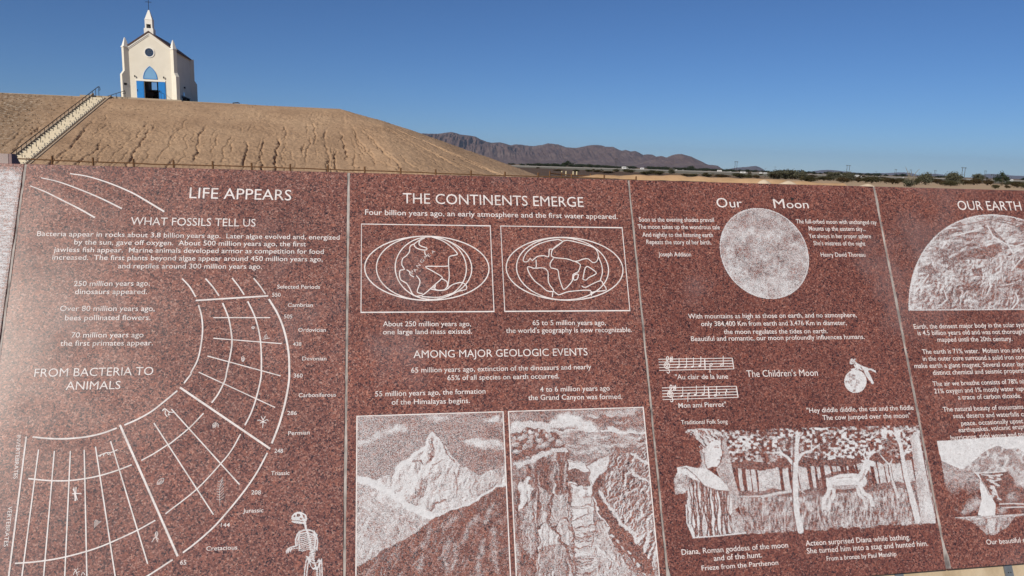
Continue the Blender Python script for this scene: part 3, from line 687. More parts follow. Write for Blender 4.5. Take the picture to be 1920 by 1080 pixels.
def staff(tl, tr, bl, br, notes, cl, sh, bar, rest=None):
    mb = MB()
    A, B, C_, D_ = [np.array(p, float) for p in (tl, tr, bl, br)]
    L = lambda u_, v_: A*(1-u_)*(1-v_) + B*u_*(1-v_) + C_*(1-u_)*v_ + D_*u_*v_
    for i in range(5): PC.stroke(mb, cm(L(0, i/4), L(1, i/4)), 1.7)
    PC.stroke(mb, cm(tr, br), 2.6); PC.stroke(mb, cm(*bar), 3.0)
    x, y = cl
    PC.stroke(mb, cm((x+6,y+4),(x-6,y+10),(x-12,y-2),(x-2,y-16),(x+12,y-6),(x+14,y+14),(x-2,y+24),(x-20,y+12),(x-18,y-10),(x+2,y-30),(x+8,y-50),(x,y-58),(x-7,y-40),(x+4,y+10),(x+14,y+44),(x+6,y+54),(x-4,y+46)), 2.2)
    x, y = sh
    for p in (((x-5,y-16),(x-5,y+20)), ((x+5,y-20),(x+5,y+16)), ((x-11,y-4),(x+11,y-9)), ((x-11,y+9),(x+11,y+4))): PC.stroke(mb, cm(*p), 1.8)
    for hx, hy, kind in notes:
        pts = [(hx+9*math.cos(a)*1.0+2*math.sin(a), hy-3*math.cos(a)+6*math.sin(a)) for a in np.linspace(0, 2*math.pi, 11)[:-1]]
        if kind[0] == 'q': PC.poly(mb, cm(*pts))
        else: PC.stroke(mb, cm(*pts), 1.9, True, False, True)
        if kind[1] == 'u': PC.stroke(mb, cm((hx+8,hy-2),(hx+8,hy-62)), 1.9, False)
        else: PC.stroke(mb, cm((hx-8,hy+2),(hx-8,hy+56)), 1.9, False)
    if rest:
        x, y = rest; PC.stroke(mb, cm((x-4,y-22),(x+5,y-8),(x-5,y+4),(x+5,y+18),(x-5,y+12),(x,y+24)), 2.4)
        PC.dot(mb, *cm((x-46,y+10))[0], 1.3)
    PC.done('music_staff', mb)
staff((122,333), (614,325), (128,407), (625,397), ((252,386,'qu'),(302,385,'qu'),(348,383,'qu'),(397,377,'qu'),(474,367,'hd'),(546,372,'hu')), (182,372), (208,333), ((430,333),(434,400)))
staff((145,524), (641,513), (150,602), (653,587), ((276,578,'qu'),(326,561,'qd'),(367,570,'qu'),(420,567,'qu'),(502,573,'hu')), (205,563), (230,524), ((454,519),(460,590)), (573,552))

# moon disc
MC, MS, MR = 2.4965, .2765, .1755
cv = Canvas(PC, MC-MR-.01, MC+MR+.01, MS-MR-.01, MS+MR+.01, .0019, 31).crop(0, 0, 1)
r = np.hypot(cv.T-MC, cv.S-MS) / MR
a, b = (cv.T-MC)/MR, (cv.S-MS)/MR
base = .50 + .75*(fbm(a*2.6+9, b*2.6, 3, 5)-.5) + .6*(fbm(a*11, b*11, 7, 4)-.5) + .28*np.clip((-a*.8+b*.6)*.8-.25, 0, 1) + .16*np.clip(b-.3, 0, 1) + .2*np.clip(a*.7-b*.5-.35, 0, 1)
rb = random.Random(8)
for q in range(38):
    an, rr = rb.random()*6.28, math.sqrt(rb.random())*.92; d = np.hypot(a-rr*math.cos(an), b-rr*math.sin(an)); R_ = .02+.05*rb.random()
    base += .15*np.exp(-((d-R_)/.02)**2) - .07*(d < R_*.7)
for mx, my, mr in ((.1,-.15,.3), (.42,.22,.22), (-.2,.35,.26), (.55,-.25,.14)): base -= .16*np.clip(1-np.hypot(a-mx, b-my)/mr, 0, 1)**.6
base = .50 + .72*(base-.5) - .55*np.clip(1.8*fbm(a*1.7+3, b*1.7+8, 43, 3)-.88, 0, 1); cv.D = np.where(r < 1, np.clip(base, .12, .92), 0) ; cv.D = np.where((r < 1.0) & (r > .982), .82, cv.D)
cv.build('etched_moon', 'frosted disc of the full moon')

# little moon with a leaping animal
cv = Canvas(PC, *(lambda q0, q1: (q0[0]-.03, q1[0]+.05, q0[1]-.06, q1[1]+.03))(ts(1583, 694), ts(1626, 738)), .0015, 41).crop(1200, 580, 3.5556)
cv.fill([(1436+74*math.cos(t), 480+77*math.sin(t)) for t in np.linspace(0, 6.28, 30)], .9)
x, y = cv.cx(); rr = np.hypot((x-1436)/74, (y-480)/77)
cv.D = np.where(rr < .98, np.clip(.98 - .9*np.clip(fbm(x/22, y/22, 5, 3)-.52, 0, 1)*3 - .3*np.clip(np.abs(rr-.6)-.25, 0, 1), .3, 1), cv.D); cv.D = np.where((rr < 1) & (rr > .93), .98, cv.D)
for pl, w_, vl in ((((1420,345),(1440,365),(1455,385)), 6, .55), (((1440,372),(1480,392),(1510,402)), 8, .92), (((1505,398),(1540,400),(1578,420)), 3.2, .9), (((1505,402),(1530,445),(1550,490)), 4.5, .95), (((1495,402),(1510,440),(1532,470)), 3, .9),
                   (((1452,380),(1430,398),(1412,402)), 3.2, .9), (((1462,388),(1440,410),(1418,414)), 3, .9), (((1404,345),(1412,332)), 2.6, .8), (((1425,336),(1432,332)), 2.2, .8), (((1408,356),(1424,352)), 6, .8)):
    cv.line(pl, w_, vl)
for pl in (((1470,384),(1490,410)), ((1425,352),(1436,372)), ((1410,350),(1416,356))): cv.line(pl, 1.4, .08)
cv.build('etched_picture', 'small frosted moon with an animal leaping over it')

# forest frieze, with a plain draped bust and a plain deer as stand-ins
f0 = ts(1282, 803); f1 = ts(1762, 1012); f2 = ts(1726, 800)
cv = Canvas(PC, 2.03, 2.993, .885, 1.288, .0018, 51).crop(1200, 780, 3.5)
X_, Y_ = cv.X, cv.Y
cv.crop(0, 0, 1)
TL, TR, BR, BL = (1352, 806), (1728, 797), (1756, 984), (1398, 1002)
rect = cv.inside([TL, TR, BR, BL])
u_ = np.clip((cv.T-2.25)/.72, -.2, 1.2); v_ = (cv.S-.902)/.352
leaf = np.clip(2.6*(fbm(X_/5.0, Y_/4.0, 3, 2)-.40), 0, 1) * np.clip(1.7*fbm(X_/38, Y_/26, 9, 3)-.18, 0, 1)*1.7
tl_ = cv.T + .004*(fbm(cv.T*8, cv.S*14, 2, 2)-.5)*2 + .02*(cv.S-1.1)*(vnoise(cv.T*40, cv.T*0, 3)-.5)
slat = (vnoise(tl_*150, cv.S*1.2, 6) > .40)*(.50+.5*(cv.nz(4)-.5)+.25*np.clip(1-np.abs(v_-.5)/.2, 0, 1))
grs = np.clip(.36+1.1*(fbm(X_/2.6, Y_/9, 12, 3)-.48) + .25*(cv.nz(30)-.5), .03, .85)
edge1 = .33 + .10*(fbm(cv.T*22, cv.T*0, 4, 3)-.5); edge2 = .66 + .05*(fbm(cv.T*20, cv.T*0, 6, 2)-.5)
pic = np.where(v_ < edge1, leaf, np.where(v_ < .40+.05*(fbm(cv.T*40, cv.T*0, 8, 2)-.5), .05, np.where(v_ < edge2-.06, slat, np.where(v_ < edge2, .2+.2*(cv.nz(4)-.5), grs))))
up_ok = (v_ > .02 + .05*(fbm(cv.T*60, cv.T*0, 15, 2)-.3)) & (v_ < .985 + .04*(fbm(cv.T*70, cv.T*0, 17, 2)-.5))
cv.D = np.where(rect & up_ok, np.clip(pic, 0, .95), 0)
k5 = cc(1220, 780, 3.6); k6 = cc(1480, 780, 3.6)
for pl, w_, vl in ((k5((610,545),(745,542)), 3, .7), (k5((755,545),(860,520),(945,508)), 5, .72), (k6((55,480),(105,525)), 2.5, .6), (k6((60,500),(100,500)), 2.0, .6)): cv.line(pl, w_, vl)
def trunk(pts, w0, w1, vl=.9):
    n = len(pts)-1
    for i in range(n):
        for j in range(6):
            a = np.array(pts[i]); b = np.array(pts[i+1]); p = a+(b-a)*j/6; q = a+(b-a)*(j+1.15)/6
            cv.line([tuple(p), tuple(q)], w0+(w1-w0)*(i+j/6)/n, vl)
    cv_d = cv.dist([pts[0], pts[-1]])
trunk(k6((52,120),(48,300),(38,450),(48,640),(75,770)), 6, 12, .88)
trunk(k5((810,250),(870,245),(925,280),(965,330)), 2.5, 6, .86); trunk(k5((868,222),(885,248)), 2, 3, .8); trunk(k6((205,190),(150,230),(85,255),(55,300)), 2, 6, .88); trunk(k6((150,180),(150,225)), 2, 3, .85); trunk(k6((72,130),(55,190)), 2, 4, .85)
trunk(k6((715,95),(750,200),(785,400),(830,560),(865,700)), 6, 11, .86); trunk(k6((690,100),(730,150)), 2, 4, .85); trunk(k6((808,200),(775,260)), 2.5, 5, .85)
trunk(k6((675,325),(690,420),(732,545)), 3, 5, .8); trunk(k6((615,265),(670,325)), 1.6, 3, .8); trunk(k6((695,290),(676,330)), 1.6, 3, .8)
for pl in (k6((28,130),(24,300),(18,460),(26,640),(50,770)), k6((735,190),(765,400),(805,560),(840,700)), k6((880,240),(870,560),(895,700))): cv.line(pl, 1.6, .05)
rp = k6((815,140),(868,100),(990,725),(890,725),(862,500))
m_ = cv.inside(rp); sh = np.clip((cv.T-2.935)/.04, 0, 1); cv.D = np.where(m_, np.clip(.35+.6*fbm(X_/24, Y_/50, 5, 3)*1.2*(.5+.5*sh)+.25*(cv.nz(3)-.5), .2, .97), cv.D)
# deer stand-in
def dl(pts, w_, vl=.93): cv.line(k6(*pts), w_, vl)
cv.D = np.where(cv.dist(k6((250,470),(330,440),(420,430),(500,430))) < 19, cv.D*.25, cv.D)
for pts, w_, vl in ((((290,455),(350,435),(430,430),(480,440)), 24, .86), (((470,430),(505,370),(525,320)), 13, .88), (((520,310),(560,322)), 10, .92), (((282,450),(262,520),(236,560),(228,620)), 8, .86), (((300,470),(300,540),(272,580),(262,630)), 7, .8),
    (((470,460),(500,520),(545,545),(560,600)), 7, .88), (((455,465),(470,530),(505,560),(520,615)), 6, .8), (((270,440),(255,425)), 5, .95), (((520,300),(500,262),(470,240)), 3, .95), (((502,264),(512,225)), 2.6, .95), (((530,300),(545,255),(575,225)), 3, .95), (((546,254),(536,215)), 2.6, .95), (((512,312),(492,302)), 4, .9)):
    dl(pts, w_, vl)
for pts in (((290,480),(370,470),(450,470)), ((320,420),(420,414)), ((490,420),(515,360))): dl(pts, 1.8, .35)
for pts, w_, vl in ((((300,478),(370,486),(450,476)), 6, .5), (((300,440),(380,420),(470,430)), 3, .98), (((478,440),(505,400)), 4, .55), (((262,560),(238,600)), 2, .5), (((510,560),(520,600)), 2, .5)): dl(pts, w_, vl)
# grass tufts
for q in range(60):
    rb2 = random.Random(q); gx, gy = 60+rb2.random()*780, 600+rb2.random()*130; dl(((gx,gy),(gx+rb2.uniform(-6,6),gy-28)), 1.2, .8)
# bust stand-in
blk = k5((330,90),(500,120),(548,360),(600,560),(610,610),(560,640),(545,660),(640,690),(645,790),(300,826),(285,815),(240,560),(235,500),(330,300))
B = lambda pl, vl: cv.fill(k5(*pl), vl)
m_ = cv.inside(k5((490,118),(500,120),(548,350),(604,560),(608,605),(570,630),(620,685),(640,792),(545,802),(540,560),(440,360),(470,250))); cv.D = np.where(m_, np.clip(.50+.5*(cv.nz(4)-.5)+.3*(cv.nz(26)-.5), .12, .85), cv.D)
rb0 = random.Random(6)
# head in simple profile
hd = ((345,205),(360,150),(420,120),(468,140),(478,180),(474,205),(486,240),(484,265),(476,280),(478,292),(470,302),(472,312),(466,320),(450,345),(415,345),(385,360),(400,395),(330,350),(345,300),(330,240))
m_ = cv.inside(k5(*hd)); cv.D = np.where(m_, np.clip(.97+.12*(cv.nz(4)-.5)-.65*np.clip((1334-X_)/22, 0, 1)*(.4+.8*cv.nz(3)), .15, 1), cv.D); cv.line(k5(*hd[2:17]), 1.7, .04)
hair = ((232,110),(250,92),(340,84),(430,88),(480,112),(490,150),(470,165),(440,160),(400,180),(370,215),(340,230),(325,205),(345,185),(300,150),(260,120))
m_ = cv.inside(k5(*hair)); wv = 4*(ridged((X_*.9-Y_*.3)/5.5, (Y_+X_*.5)/7.5, 22, 2)-.5); cv.D = np.where(m_, np.clip(.70+.4*(cv.nz(4)-.5), .03, .97), cv.D)
for q in range(70):
    hx, hy = 240+rb0.random()*245, 88+rb0.random()*120; old = cv.D.copy(); cv.line(k5((hx,hy),(hx+10+rb0.random()*8,hy+10),(hx+12+rb0.random()*10,hy+24)), 1.7, .04); cv.D = np.where(m_, cv.D, old)
bd = ((330,345),(400,370),(470,420),(515,470),(530,520),(545,570),(550,650),(530,680),(560,720),(555,790),(300,822),(280,812),(250,720),(240,600),(230,520),(165,530),(155,430),(180,380),(180,350),(240,340),(310,355))
m_ = cv.inside(k5(*bd)); sho = cv.inside(k5((330,345),(400,370),(470,420),(515,470),(530,505),(450,500),(370,480),(320,420),(290,380)))
fold = 2.2*(ridged((X_ + 9*fbm(X_/22, Y_/26, 9, 2))/8.5, (Y_ + 12*fbm(X_/16, Y_/30, 19, 2))/44, 9, 3)-.52)*1.9
cv.D = np.where(m_, np.clip(.74+.5*(cv.nz(5)-.5)+.22*fold, .2, .97), cv.D)
rb3 = random.Random(9)
for q in range(30):
    x0 = 236+q*10.2; pts = [(x0-30+q*.6, 395+q*4.6 if q < 22 else 500), ]
    yy = pts[0][1]; xx = pts[0][0]
    while yy < 800: yy += 34; xx += rb3.uniform(-9, 11)+2; pts.append((xx, yy))
    cv.D = np.where(m_, cv.D, cv.D); old = cv.D.copy(); cv.line(k5(*pts), 2.0 if q % 3 else 2.9, .04); cv.D = np.where(m_, cv.D, old)

cv.D = np.where(sho, np.clip(.88+.25*(cv.nz(6)-.5), 0, 1), cv.D)
m_ = cv.inside(k5((155,430),(180,390),(250,400),(270,470),(230,520),(165,530))); cv.D = np.where(m_, np.clip(.55+.8*(fbm(X_/7, Y_/7, 30, 3)-.5), .05, .9), cv.D)
for pl in (((428,205),(445,200),(460,206)), ((430,214),(446,210),(458,214)), ((452,296),(470,298)), ((468,276),(478,280)), ((340,230),(352,250)), ((330,350),(345,300)), ((385,360),(365,320),(360,250)), ((180,352),(240,350),(300,400),(360,470),(440,500),(528,508)), ((520,500),(535,560),(525,640)), ((530,660),(548,720),(550,790))): cv.line(k5(*pl), 1.5, .1)
for pl in (((240,600),(245,720),(285,815)), ((285,822),(420,812),(640,790)), ((180,352),(240,340),(310,356))): cv.line(k5(*pl), 2.2, .97)
cv.build('etched_picture', 'etched woodland frieze beside a draped bust in profile')

CHIP = simple('dark_stain', (.02,.016,.016), .8)
for x, y, rr in ((1485,373.5,3.2), (1359.5,607,2.4), (1662.5,787.5,2.2), (1228,642,1.6)):
    mb = MB(); PC.dot(mb, x, y, rr, rr*.8, 9); o = link('stain', mb_mesh_flat('stain', mb), CHIP, PC.root)
# ================= panel: our earth
PD = Panel(3, 'red granite panel headed OUR EARTH at the right edge of the photo')
PD.sealant(w=.0044)
PD.text('heading', [('OUR EARTH', (1797.3,393.7), (1916,394.8), 17.6)], thin=-.002)
PD.text('inscription', [('Earth, the densest major body in the solar system,', (1714,616.6), (1918,613), 8.8, 'Earth, the densest major body in the solar sys'),
 ('is 4.5 billion years old and was not thoroughly', (1721,628.6), (1919,625.7), 8.8, 'is 4.5 billion years old and was not thorough'), ('mapped until the 20th century.', (1758,641), (1898.3,639.2), 8.8)])
PD.text('inscription', [('The earth is 71% water.  Molten iron and nickel', (1729.8,663.8), (1912,660.6), 8.8, 'The earth is 71% water.  Molten iron and'),
 ('in the outer core surround a solid iron core', (1730.8,676.8), (1919,673.6), 8.8, 'in the outer core surround a solid iron cor'), ('make earth a giant magnet. Several outer layers', (1714.9,690.3), (1919,686.6), 8.8, 'make earth a giant magnet. Several outer lay'),
 ('distinct chemical and seismic properties.', (1749.6,703), (1919,699), 8.8, 'distinct chemical and seismic properti')])
PD.text('inscription', [('The air we breathe consists of 78% nitrogen,', (1749.3,724), (1919,719), 8.8, 'The air we breathe consists of 78% ni'), ('21% oxygen and 1% mostly water vapor and', (1752.2,737.7), (1919,732.5), 8.8, '21% oxygen and 1% mostly water vap'), ('a trace of carbon dioxide.', (1796.7,749.2), (1915.2,746), 8.8)])
PD.text('inscription', [('The natural beauty of mountains', (1768.6,771.9), (1919.3,766.6), 8.8), ('seas, deserts and waterfalls can', (1787.6,784), (1919,780.5), 8.8, 'seas, deserts and waterfalls c'), ('peace. occasionally upset', (1802.5,797.9), (1918.8,793.3), 8.8),
 ('earthquakes, volcanic eruptions', (1797.7,810.6), (1919,804), 8.8, 'earthquakes, volcanic erup'), ('hurricanes, tidal waves and tornadoes', (1783,825), (1919,818), 8.8, 'hurricanes, tidal waves and to')])
PD.text('caption', [('Our beautiful earth', (1850,1021.2), (1913.7,1016.9), 9.4, 'Our beautiful')])
EC, ES, ER = 3.508, .5786, .4706
cv = Canvas(PD, EC-ER-.005, min(3.99, EC+ER), ES-ER-.006, .5005, .0022, 61).crop(1620, 330, 3.7233)
a, b = (cv.T-EC)/ER, (cv.S-ES)/ER; r = np.hypot(a, b); x, y = cv.cx()
wx = fbm(x/90, y/90, 2, 3)*60; wy = fbm(x/90, y/90, 5, 3)*60
cl = ridged((x+wx)/70, (y+wy)/38, 8, 4)
cur = ridged((x+wx*.8)/26, (y+wy*.8)/26, 18, 2)
he = 7*ridged((x+wx)/75, (y+wy)/46, 8, 5)
D = .46 + .5*cv.relief(he, -.6, -.7) + .5*(fbm(x/26, y/11, 44, 3)-.5)
hc = 7*ridged((x+wx*.8)/34, (y+wy*.8)/34, 18, 3)
D = np.where(y > 565, .46 + .42*cv.relief(hc, -.7, -.6) + .5*(fbm((x+wx)/16, (y+wy)/13, 48, 3)-.5) + .55*(fbm(x/110, y/80, 14, 3)-.5), D)
D = D + .25*(fbm(x/12, y/9, 25, 3)-.5) + .28*np.clip(r-.84, 0, 1)/.16*np.clip(-a, 0, 1)
D = D + .75*(fbm(x/150+wx/150, y/95, 64, 3)-.5) - .22*np.clip(1.9*fbm(x/70, y/60, 66, 3)-.85, 0, 1)
cv.D = np.clip(D, .10, .96)
for pl, vl in (([(560,600),(700,520),(860,490),(950,465),(970,520),(880,580),(700,585)], .20), ([(860,352),(900,370),(1000,470),(1117,460),(1117,490),(1000,495),(930,440)], .24), ([(750,650),(820,640),(830,700),(760,700)], .2), ([(400,640),(470,610),(490,650),(440,700)], .24), ([(1050,600),(1117,560),(1117,650),(1060,640)], .2)):
    m_ = cv.inside(pl); cv.D = np.where(m_, np.clip(vl+.55*(fbm(x/20, y/14, 37, 3)-.5), .02, .6), cv.D)
for pl in (((860,345),(900,420),(1000,480),(1060,490),(1117,470)), ((620,420),(740,390),(830,360)), ((440,420),(560,370),(640,360)), ((1000,470),(1040,540),(1117,500)), ((1030,660),(1090,590),(1117,560)), ((350,820),(400,760),(450,690)), ((560,800),(580,860),(540,900)), ((1030,930),(1080,870),(1060,820))): cv.line(pl, 2.2, .93)
for pl in (((640,350),(760,330),(900,300)), ((520,420),(640,380)), ((900,310),(1000,330),(1117,370)), ((930,300),(1117,340))): cv.line(pl, 1.6, .12)
cv.D = np.where((r < 1) & (cv.S < .5), cv.D, 0); cv.D = np.where((r < 1.0) & (r > .991), .85, cv.D); cv.D = np.where((r < 1) & (cv.S < .5) & (cv.S > .494), .7, cv.D)
cv.build('etched_earth', 'frosted half globe of the earth')

# waterfall picture
cv = Canvas(PD, 3.045, 3.60, .966, 1.325, .0019, 71).crop(1720, 820, 4.155)
x, y = cv.cx()
cv.fill([(152,30),(500,6),(831,-10),(1100,-30),(1180,40),(1180,300),(345,250),(185,185)], .93); cv.D = np.where(cv.D > .5, np.clip(.93+.25*(fbm(x/60, y/12, 5, 3)-.5), .5, 1), cv.D)
m_ = cv.fill([(185,180),(260,215),(345,250),(440,278),(455,290),(490,330),(485,400),(430,480),(340,560),(320,620),(270,560),(240,430),(215,370)], .3)
cv.D = np.where(m_, np.clip(.40+.5*(cv.nz(5)-.5)-.5*np.clip((y-330)/140, 0, 1)+.35*np.clip(ridged((x-y)/30, (x+y)/80, 8, 3)-.6, 0, 1), 0, .8), cv.D)
m_ = cv.fill([(345,250),(420,200),(500,130),(560,90),(630,62),(690,90),(780,85),(831,120),(1000,160),(1180,130),(1180,420),(831,400),(700,270),(450,278)], .5)
cv.D = np.where(m_, np.clip(.34+1.2*np.clip(ridged((x*.8+y)/60, (x-y*.8)/70, 9, 3)-.5, 0, 1)+.2*(cv.nz(5)-.5), .05, .95), cv.D)
cv.fill([(440,280),(680,262),(760,350),(831,400),(831,600),(620,500),(560,420)], .06)
for q in range(16): cv.blob(560+random.Random(q).random()*80, 300+q*12, 26, 8, .8, .4, .3, .4)
for pl in (((450,278),(560,276),(680,265)), ((500,290),(600,300),(660,290)), ((540,330),(600,340),(640,330)), ((640,520),(740,515),(831,520),(1000,500)), ((660,550),(740,545),(900,540)), ((590,380),(610,420),(630,470))): cv.line(pl, 2.2, .85)
for a in ((740,470,70,50,.6), (420,540,70,60,.55), (460,500,50,60,.6), (660,570,60,40,.5), (370,580,50,30,.5), (800,340,60,60,.62)): cv.blob(*a, .9, -.4, .5)
cv.fill([(450,278),(475,280),(500,330),(540,390),(580,470),(610,520),(605,605),(470,610),(500,480),(485,380),(490,330)], .97)
cv.line([(495,330),(540,400),(560,450)], 1.8, .3)
cv.fill([(290,626),(480,612),(831,596),(1100,570),(1100,590),(700,624),(400,646)], .72); m_ = cv.inside([(290,626),(831,596),(1100,570),(1100,590),(400,646)]); cv.D = np.where(m_, np.clip(.6+.9*(fbm(x/40, y/4, 6, 2)-.5), .1, .95), cv.D)
m_ = cv.inside([(400,646),(760,618),(700,700),(600,760),(540,760),(480,700)]); cv.D = np.where(m_, np.clip(.42+.9*(fbm(x/18, y/30, 16, 3)-.5), .02, .85), cv.D)
m_ = cv.inside([(540,640),(610,630),(600,740),(560,750)]); cv.D = np.where(m_, np.maximum(cv.D, .68), cv.D)
cv.build('etched_picture', 'etched picture of a waterfall below mountains')

# the neighbouring monument seen past the left end
mon = empty('granite_monument', at(-60, 330, 7.3)); tag(mon, 'granite monument end with dark reflections painted in, standing at the foot of the stairway', 'monument')
mL = np.array(mon.location)
A0 = at(18.5, 288.3, 7.0); dv = np.array([math.cos(.10), math.sin(.10), 0]); nn_ = np.array([dv[1], -dv[0], 0])
def mp(l, z, off): return A0 - dv*l + nn_*off + EZ*(z - A0[2])
h0 = A0[2]; q = 1/math.tan(math.radians(64.6)); rw = .16
def sec(l, ex): return [mp(l-ex*.25, .2, (h0-.2)*q+.03), mp(l-ex*.25, .2, -(h0-.2)*q-.03), mp(l, h0, -.03), mp(l, h0, .03)]
fa, fb = sec(0, 1.2), sec(3.2, 0)
GRAN_REFL = Mat('dark_reflection_granite'); gg = granite_nodes(GRAN_REFL); GRAN_REFL.set(GRAN_REFL.mix(1.0, gg, (.50,.40,.48), 'MULTIPLY'), .35); GRAN_REFL = GRAN_REFL.m  # granite colour multiplied down to stand for dark reflections in the polish
mb = MB(); mb.add([p - mL for p in fa + fb], [(0,1,2,3),(7,6,5,4),(0,4,5,1),(1,5,6,2),(2,6,7,3),(3,7,4,0)]); mb.build('granite_facing', GRAN_REFL, mon)
mb = MB(); e0 = [p + dv*.004 for p in fa]; e1_ = [p + dv*.03 for p in fa]
mb.hexa([p - mL for p in e0 + e1_]); mb.build('end_cap', simple('dull_pink_granite', (.16,.085,.085), .6, 0, .3, 120), mon)
mb = MB(); fa2 = [mp(-.25, 0, .9), mp(-.25, 0, -.9), mp(-.24, .2, -.72), mp(-.24, .2, .72)]; fb2 = [mp(3.2, 0, .9), mp(3.2, 0, -.9), mp(3.2, .2, -.72), mp(3.2, .2, .72)]
mb.add([p - mL for p in fa2 + fb2], [(0,1,2,3),(7,6,5,4),(0,4,5,1),(1,5,6,2),(2,6,7,3),(3,7,4,0)]); mb.build('plinth', CONC, mon)

# ================================================================== LANDSCAPE
WPOS = lambda M: M.n('ShaderNodeSeparateXYZ')
def make_ground():
    M = Mat('desert_ground'); p = M.pos()
    n1 = M.noise(p, .035, 6, .6); n2 = M.noise(p, .9, 5, .6); n3 = M.noise(M.mapp(p, (.004, .02, 1)), 1.0, 5, .6)
    c = M.ramp(n1, [(.3, (.27,.185,.11)), (.5, (.34,.24,.15)), (.7, (.42,.30,.19))])
    c = M.mix(1.0, c, M.ramp(n2, [(.25, .7), (.75, 1.2)]), 'MULTIPLY')
    c = M.mix(M.ramp(n3, [(.42, 0), (.56, .9)]), c, (.13,.085,.055))
    M.set(c, .95, spec=.1); M.bump(n2, .5, .1); return M.m
GROUND = make_ground()
def sheet(name, pts, z, mat, nx=1):
    me = bpy.data.meshes.new(name); me.from_pydata([(x, y, z) for x, y in pts], [], [tuple(range(len(pts)))]); me.update()
    return link(name, me, mat)
g = sheet('ground', [(-18000,-18000),(18000,-18000),(18000,18000),(-18000,18000)], 0, GROUND); g['kind'] = 'structure'

# ---------------------------------------------------------------- the hill
HT, BC, RUN, AC = 6.95, 83.5, 20.0, 2.75
def hill_h(a, b):
    d = np.hypot(np.maximum(a-AC, 0), np.maximum(BC-b, 0)); t = d / (RUN + 2.7*np.clip((a-AC)/4, 0, 1))
    p_ = 1 + .10*np.clip((a-AC)/4, 0, 1); h = np.where(t < 1, 1-np.clip(t, 0, 1)**p_, 0)
    # soft crest and foot
    h = np.where(h > .965, .965 + .035*np.tanh((h-.965)/.035), h)
    return h * HT
def gullies(a, b):
    d = np.hypot(np.maximum(a-AC, 0), np.maximum(BC-b, 0)); t = np.clip(d/(RUN + 2.7*np.clip((a-AC)/4, 0, 1)), 0, 1)
    # along-contour coordinate
    ang = np.arctan2(np.maximum(a-AC, 0), np.maximum(BC-b, 1e-3)); s_ = np.where(a > AC, AC + ang*13, a)
    z = np.zeros_like(a); rb = random.Random(21)
    for k in range(120):
        s0 = rb.uniform(-25, 20); t0 = rb.uniform(.2, .82); t1 = min(1.02, t0+rb.uniform(.12, .5)); dep = rb.uniform(.06, .17); wd = rb.uniform(.038, .055)
        if k % 5 == 0: dep *= 2.0; wd *= 1.5; t1 = min(1.02, t1+.25)
        sh = s0 + .5*(fbm(t*4+k*3.1, t*0+k, 3, 2)-.5)*2 + .13*(vnoise(t*18+k, t*0, k)-.5)*2 + .09*(vnoise(t*60+k, t*0, k)-.5)*2
        env = np.clip((t-t0)/.06, 0, 1)*np.clip((t1-t)/.06, 0, 1)*(.45+.9*vnoise(t*30, t*0+k, 5))
        z -= dep*env*np.exp(-((s_-sh)/wd)**2)
    fade = np.clip(t/.08, 0, 1)*np.clip((1.0-t)/.05, 0, 1)
    rough = .06*(ridged(s_/1.5, t*RUN/2.2, 5, 4)-.5) + .05*(fbm(s_/.40, t*RUN/.5, 8, 2)-.5) + .09*(vnoise(s_/.15, t*RUN/.18, 28)-.5)*np.clip(2.6*fbm(s_/4, t*RUN/2.4, 18, 3)-.7, .15, 1)
    crust = .16*np.clip(ridged(s_/2.2+fbm(a/2, b/2, 3, 2), t*11, 14, 3)-.62, 0, 1)*np.clip(1.25-np.abs(t-.3)*2.4, 0, 1)
    cut = np.clip((np.abs(a+22.25-.0751*(b-64))-1.1)/.5, 0, 1)      # smooth beside the stair
    return (z*np.where(a < -23.4, .35, 1) + rough - crust)*fade*cut + .12*(fbm(a/5, b/5, 4, 3)-.5)*np.clip(t/.2, 0, 1)*cut
aa = np.concatenate([np.arange(-62, -36, .5), np.arange(-36, 12, .068), np.arange(12, 27, .2)]); bb = np.concatenate([np.arange(62.6, 84.4, .10), np.arange(84.4, 132, 1.2)])
A_, B_ = np.meshgrid(aa, bb)
Hh = hill_h(A_, B_) + gullies(A_, B_)
edge_ = (B_ <= 63.6) | (A_ >= AC+RUN+2.4)
Hh = np.where(edge_ | (hill_h(A_, B_) < .03), np.minimum(Hh, 0)*0 - .25, Hh)
Hh = np.where((B_ > BC+.3) & (A_ < AC), HT + .25*np.clip((B_-BC)/6, 0, 1)*np.clip((-6-A_)/6, 0, 1) + .03*(fbm(A_, B_, 3, 2)-.5), Hh)
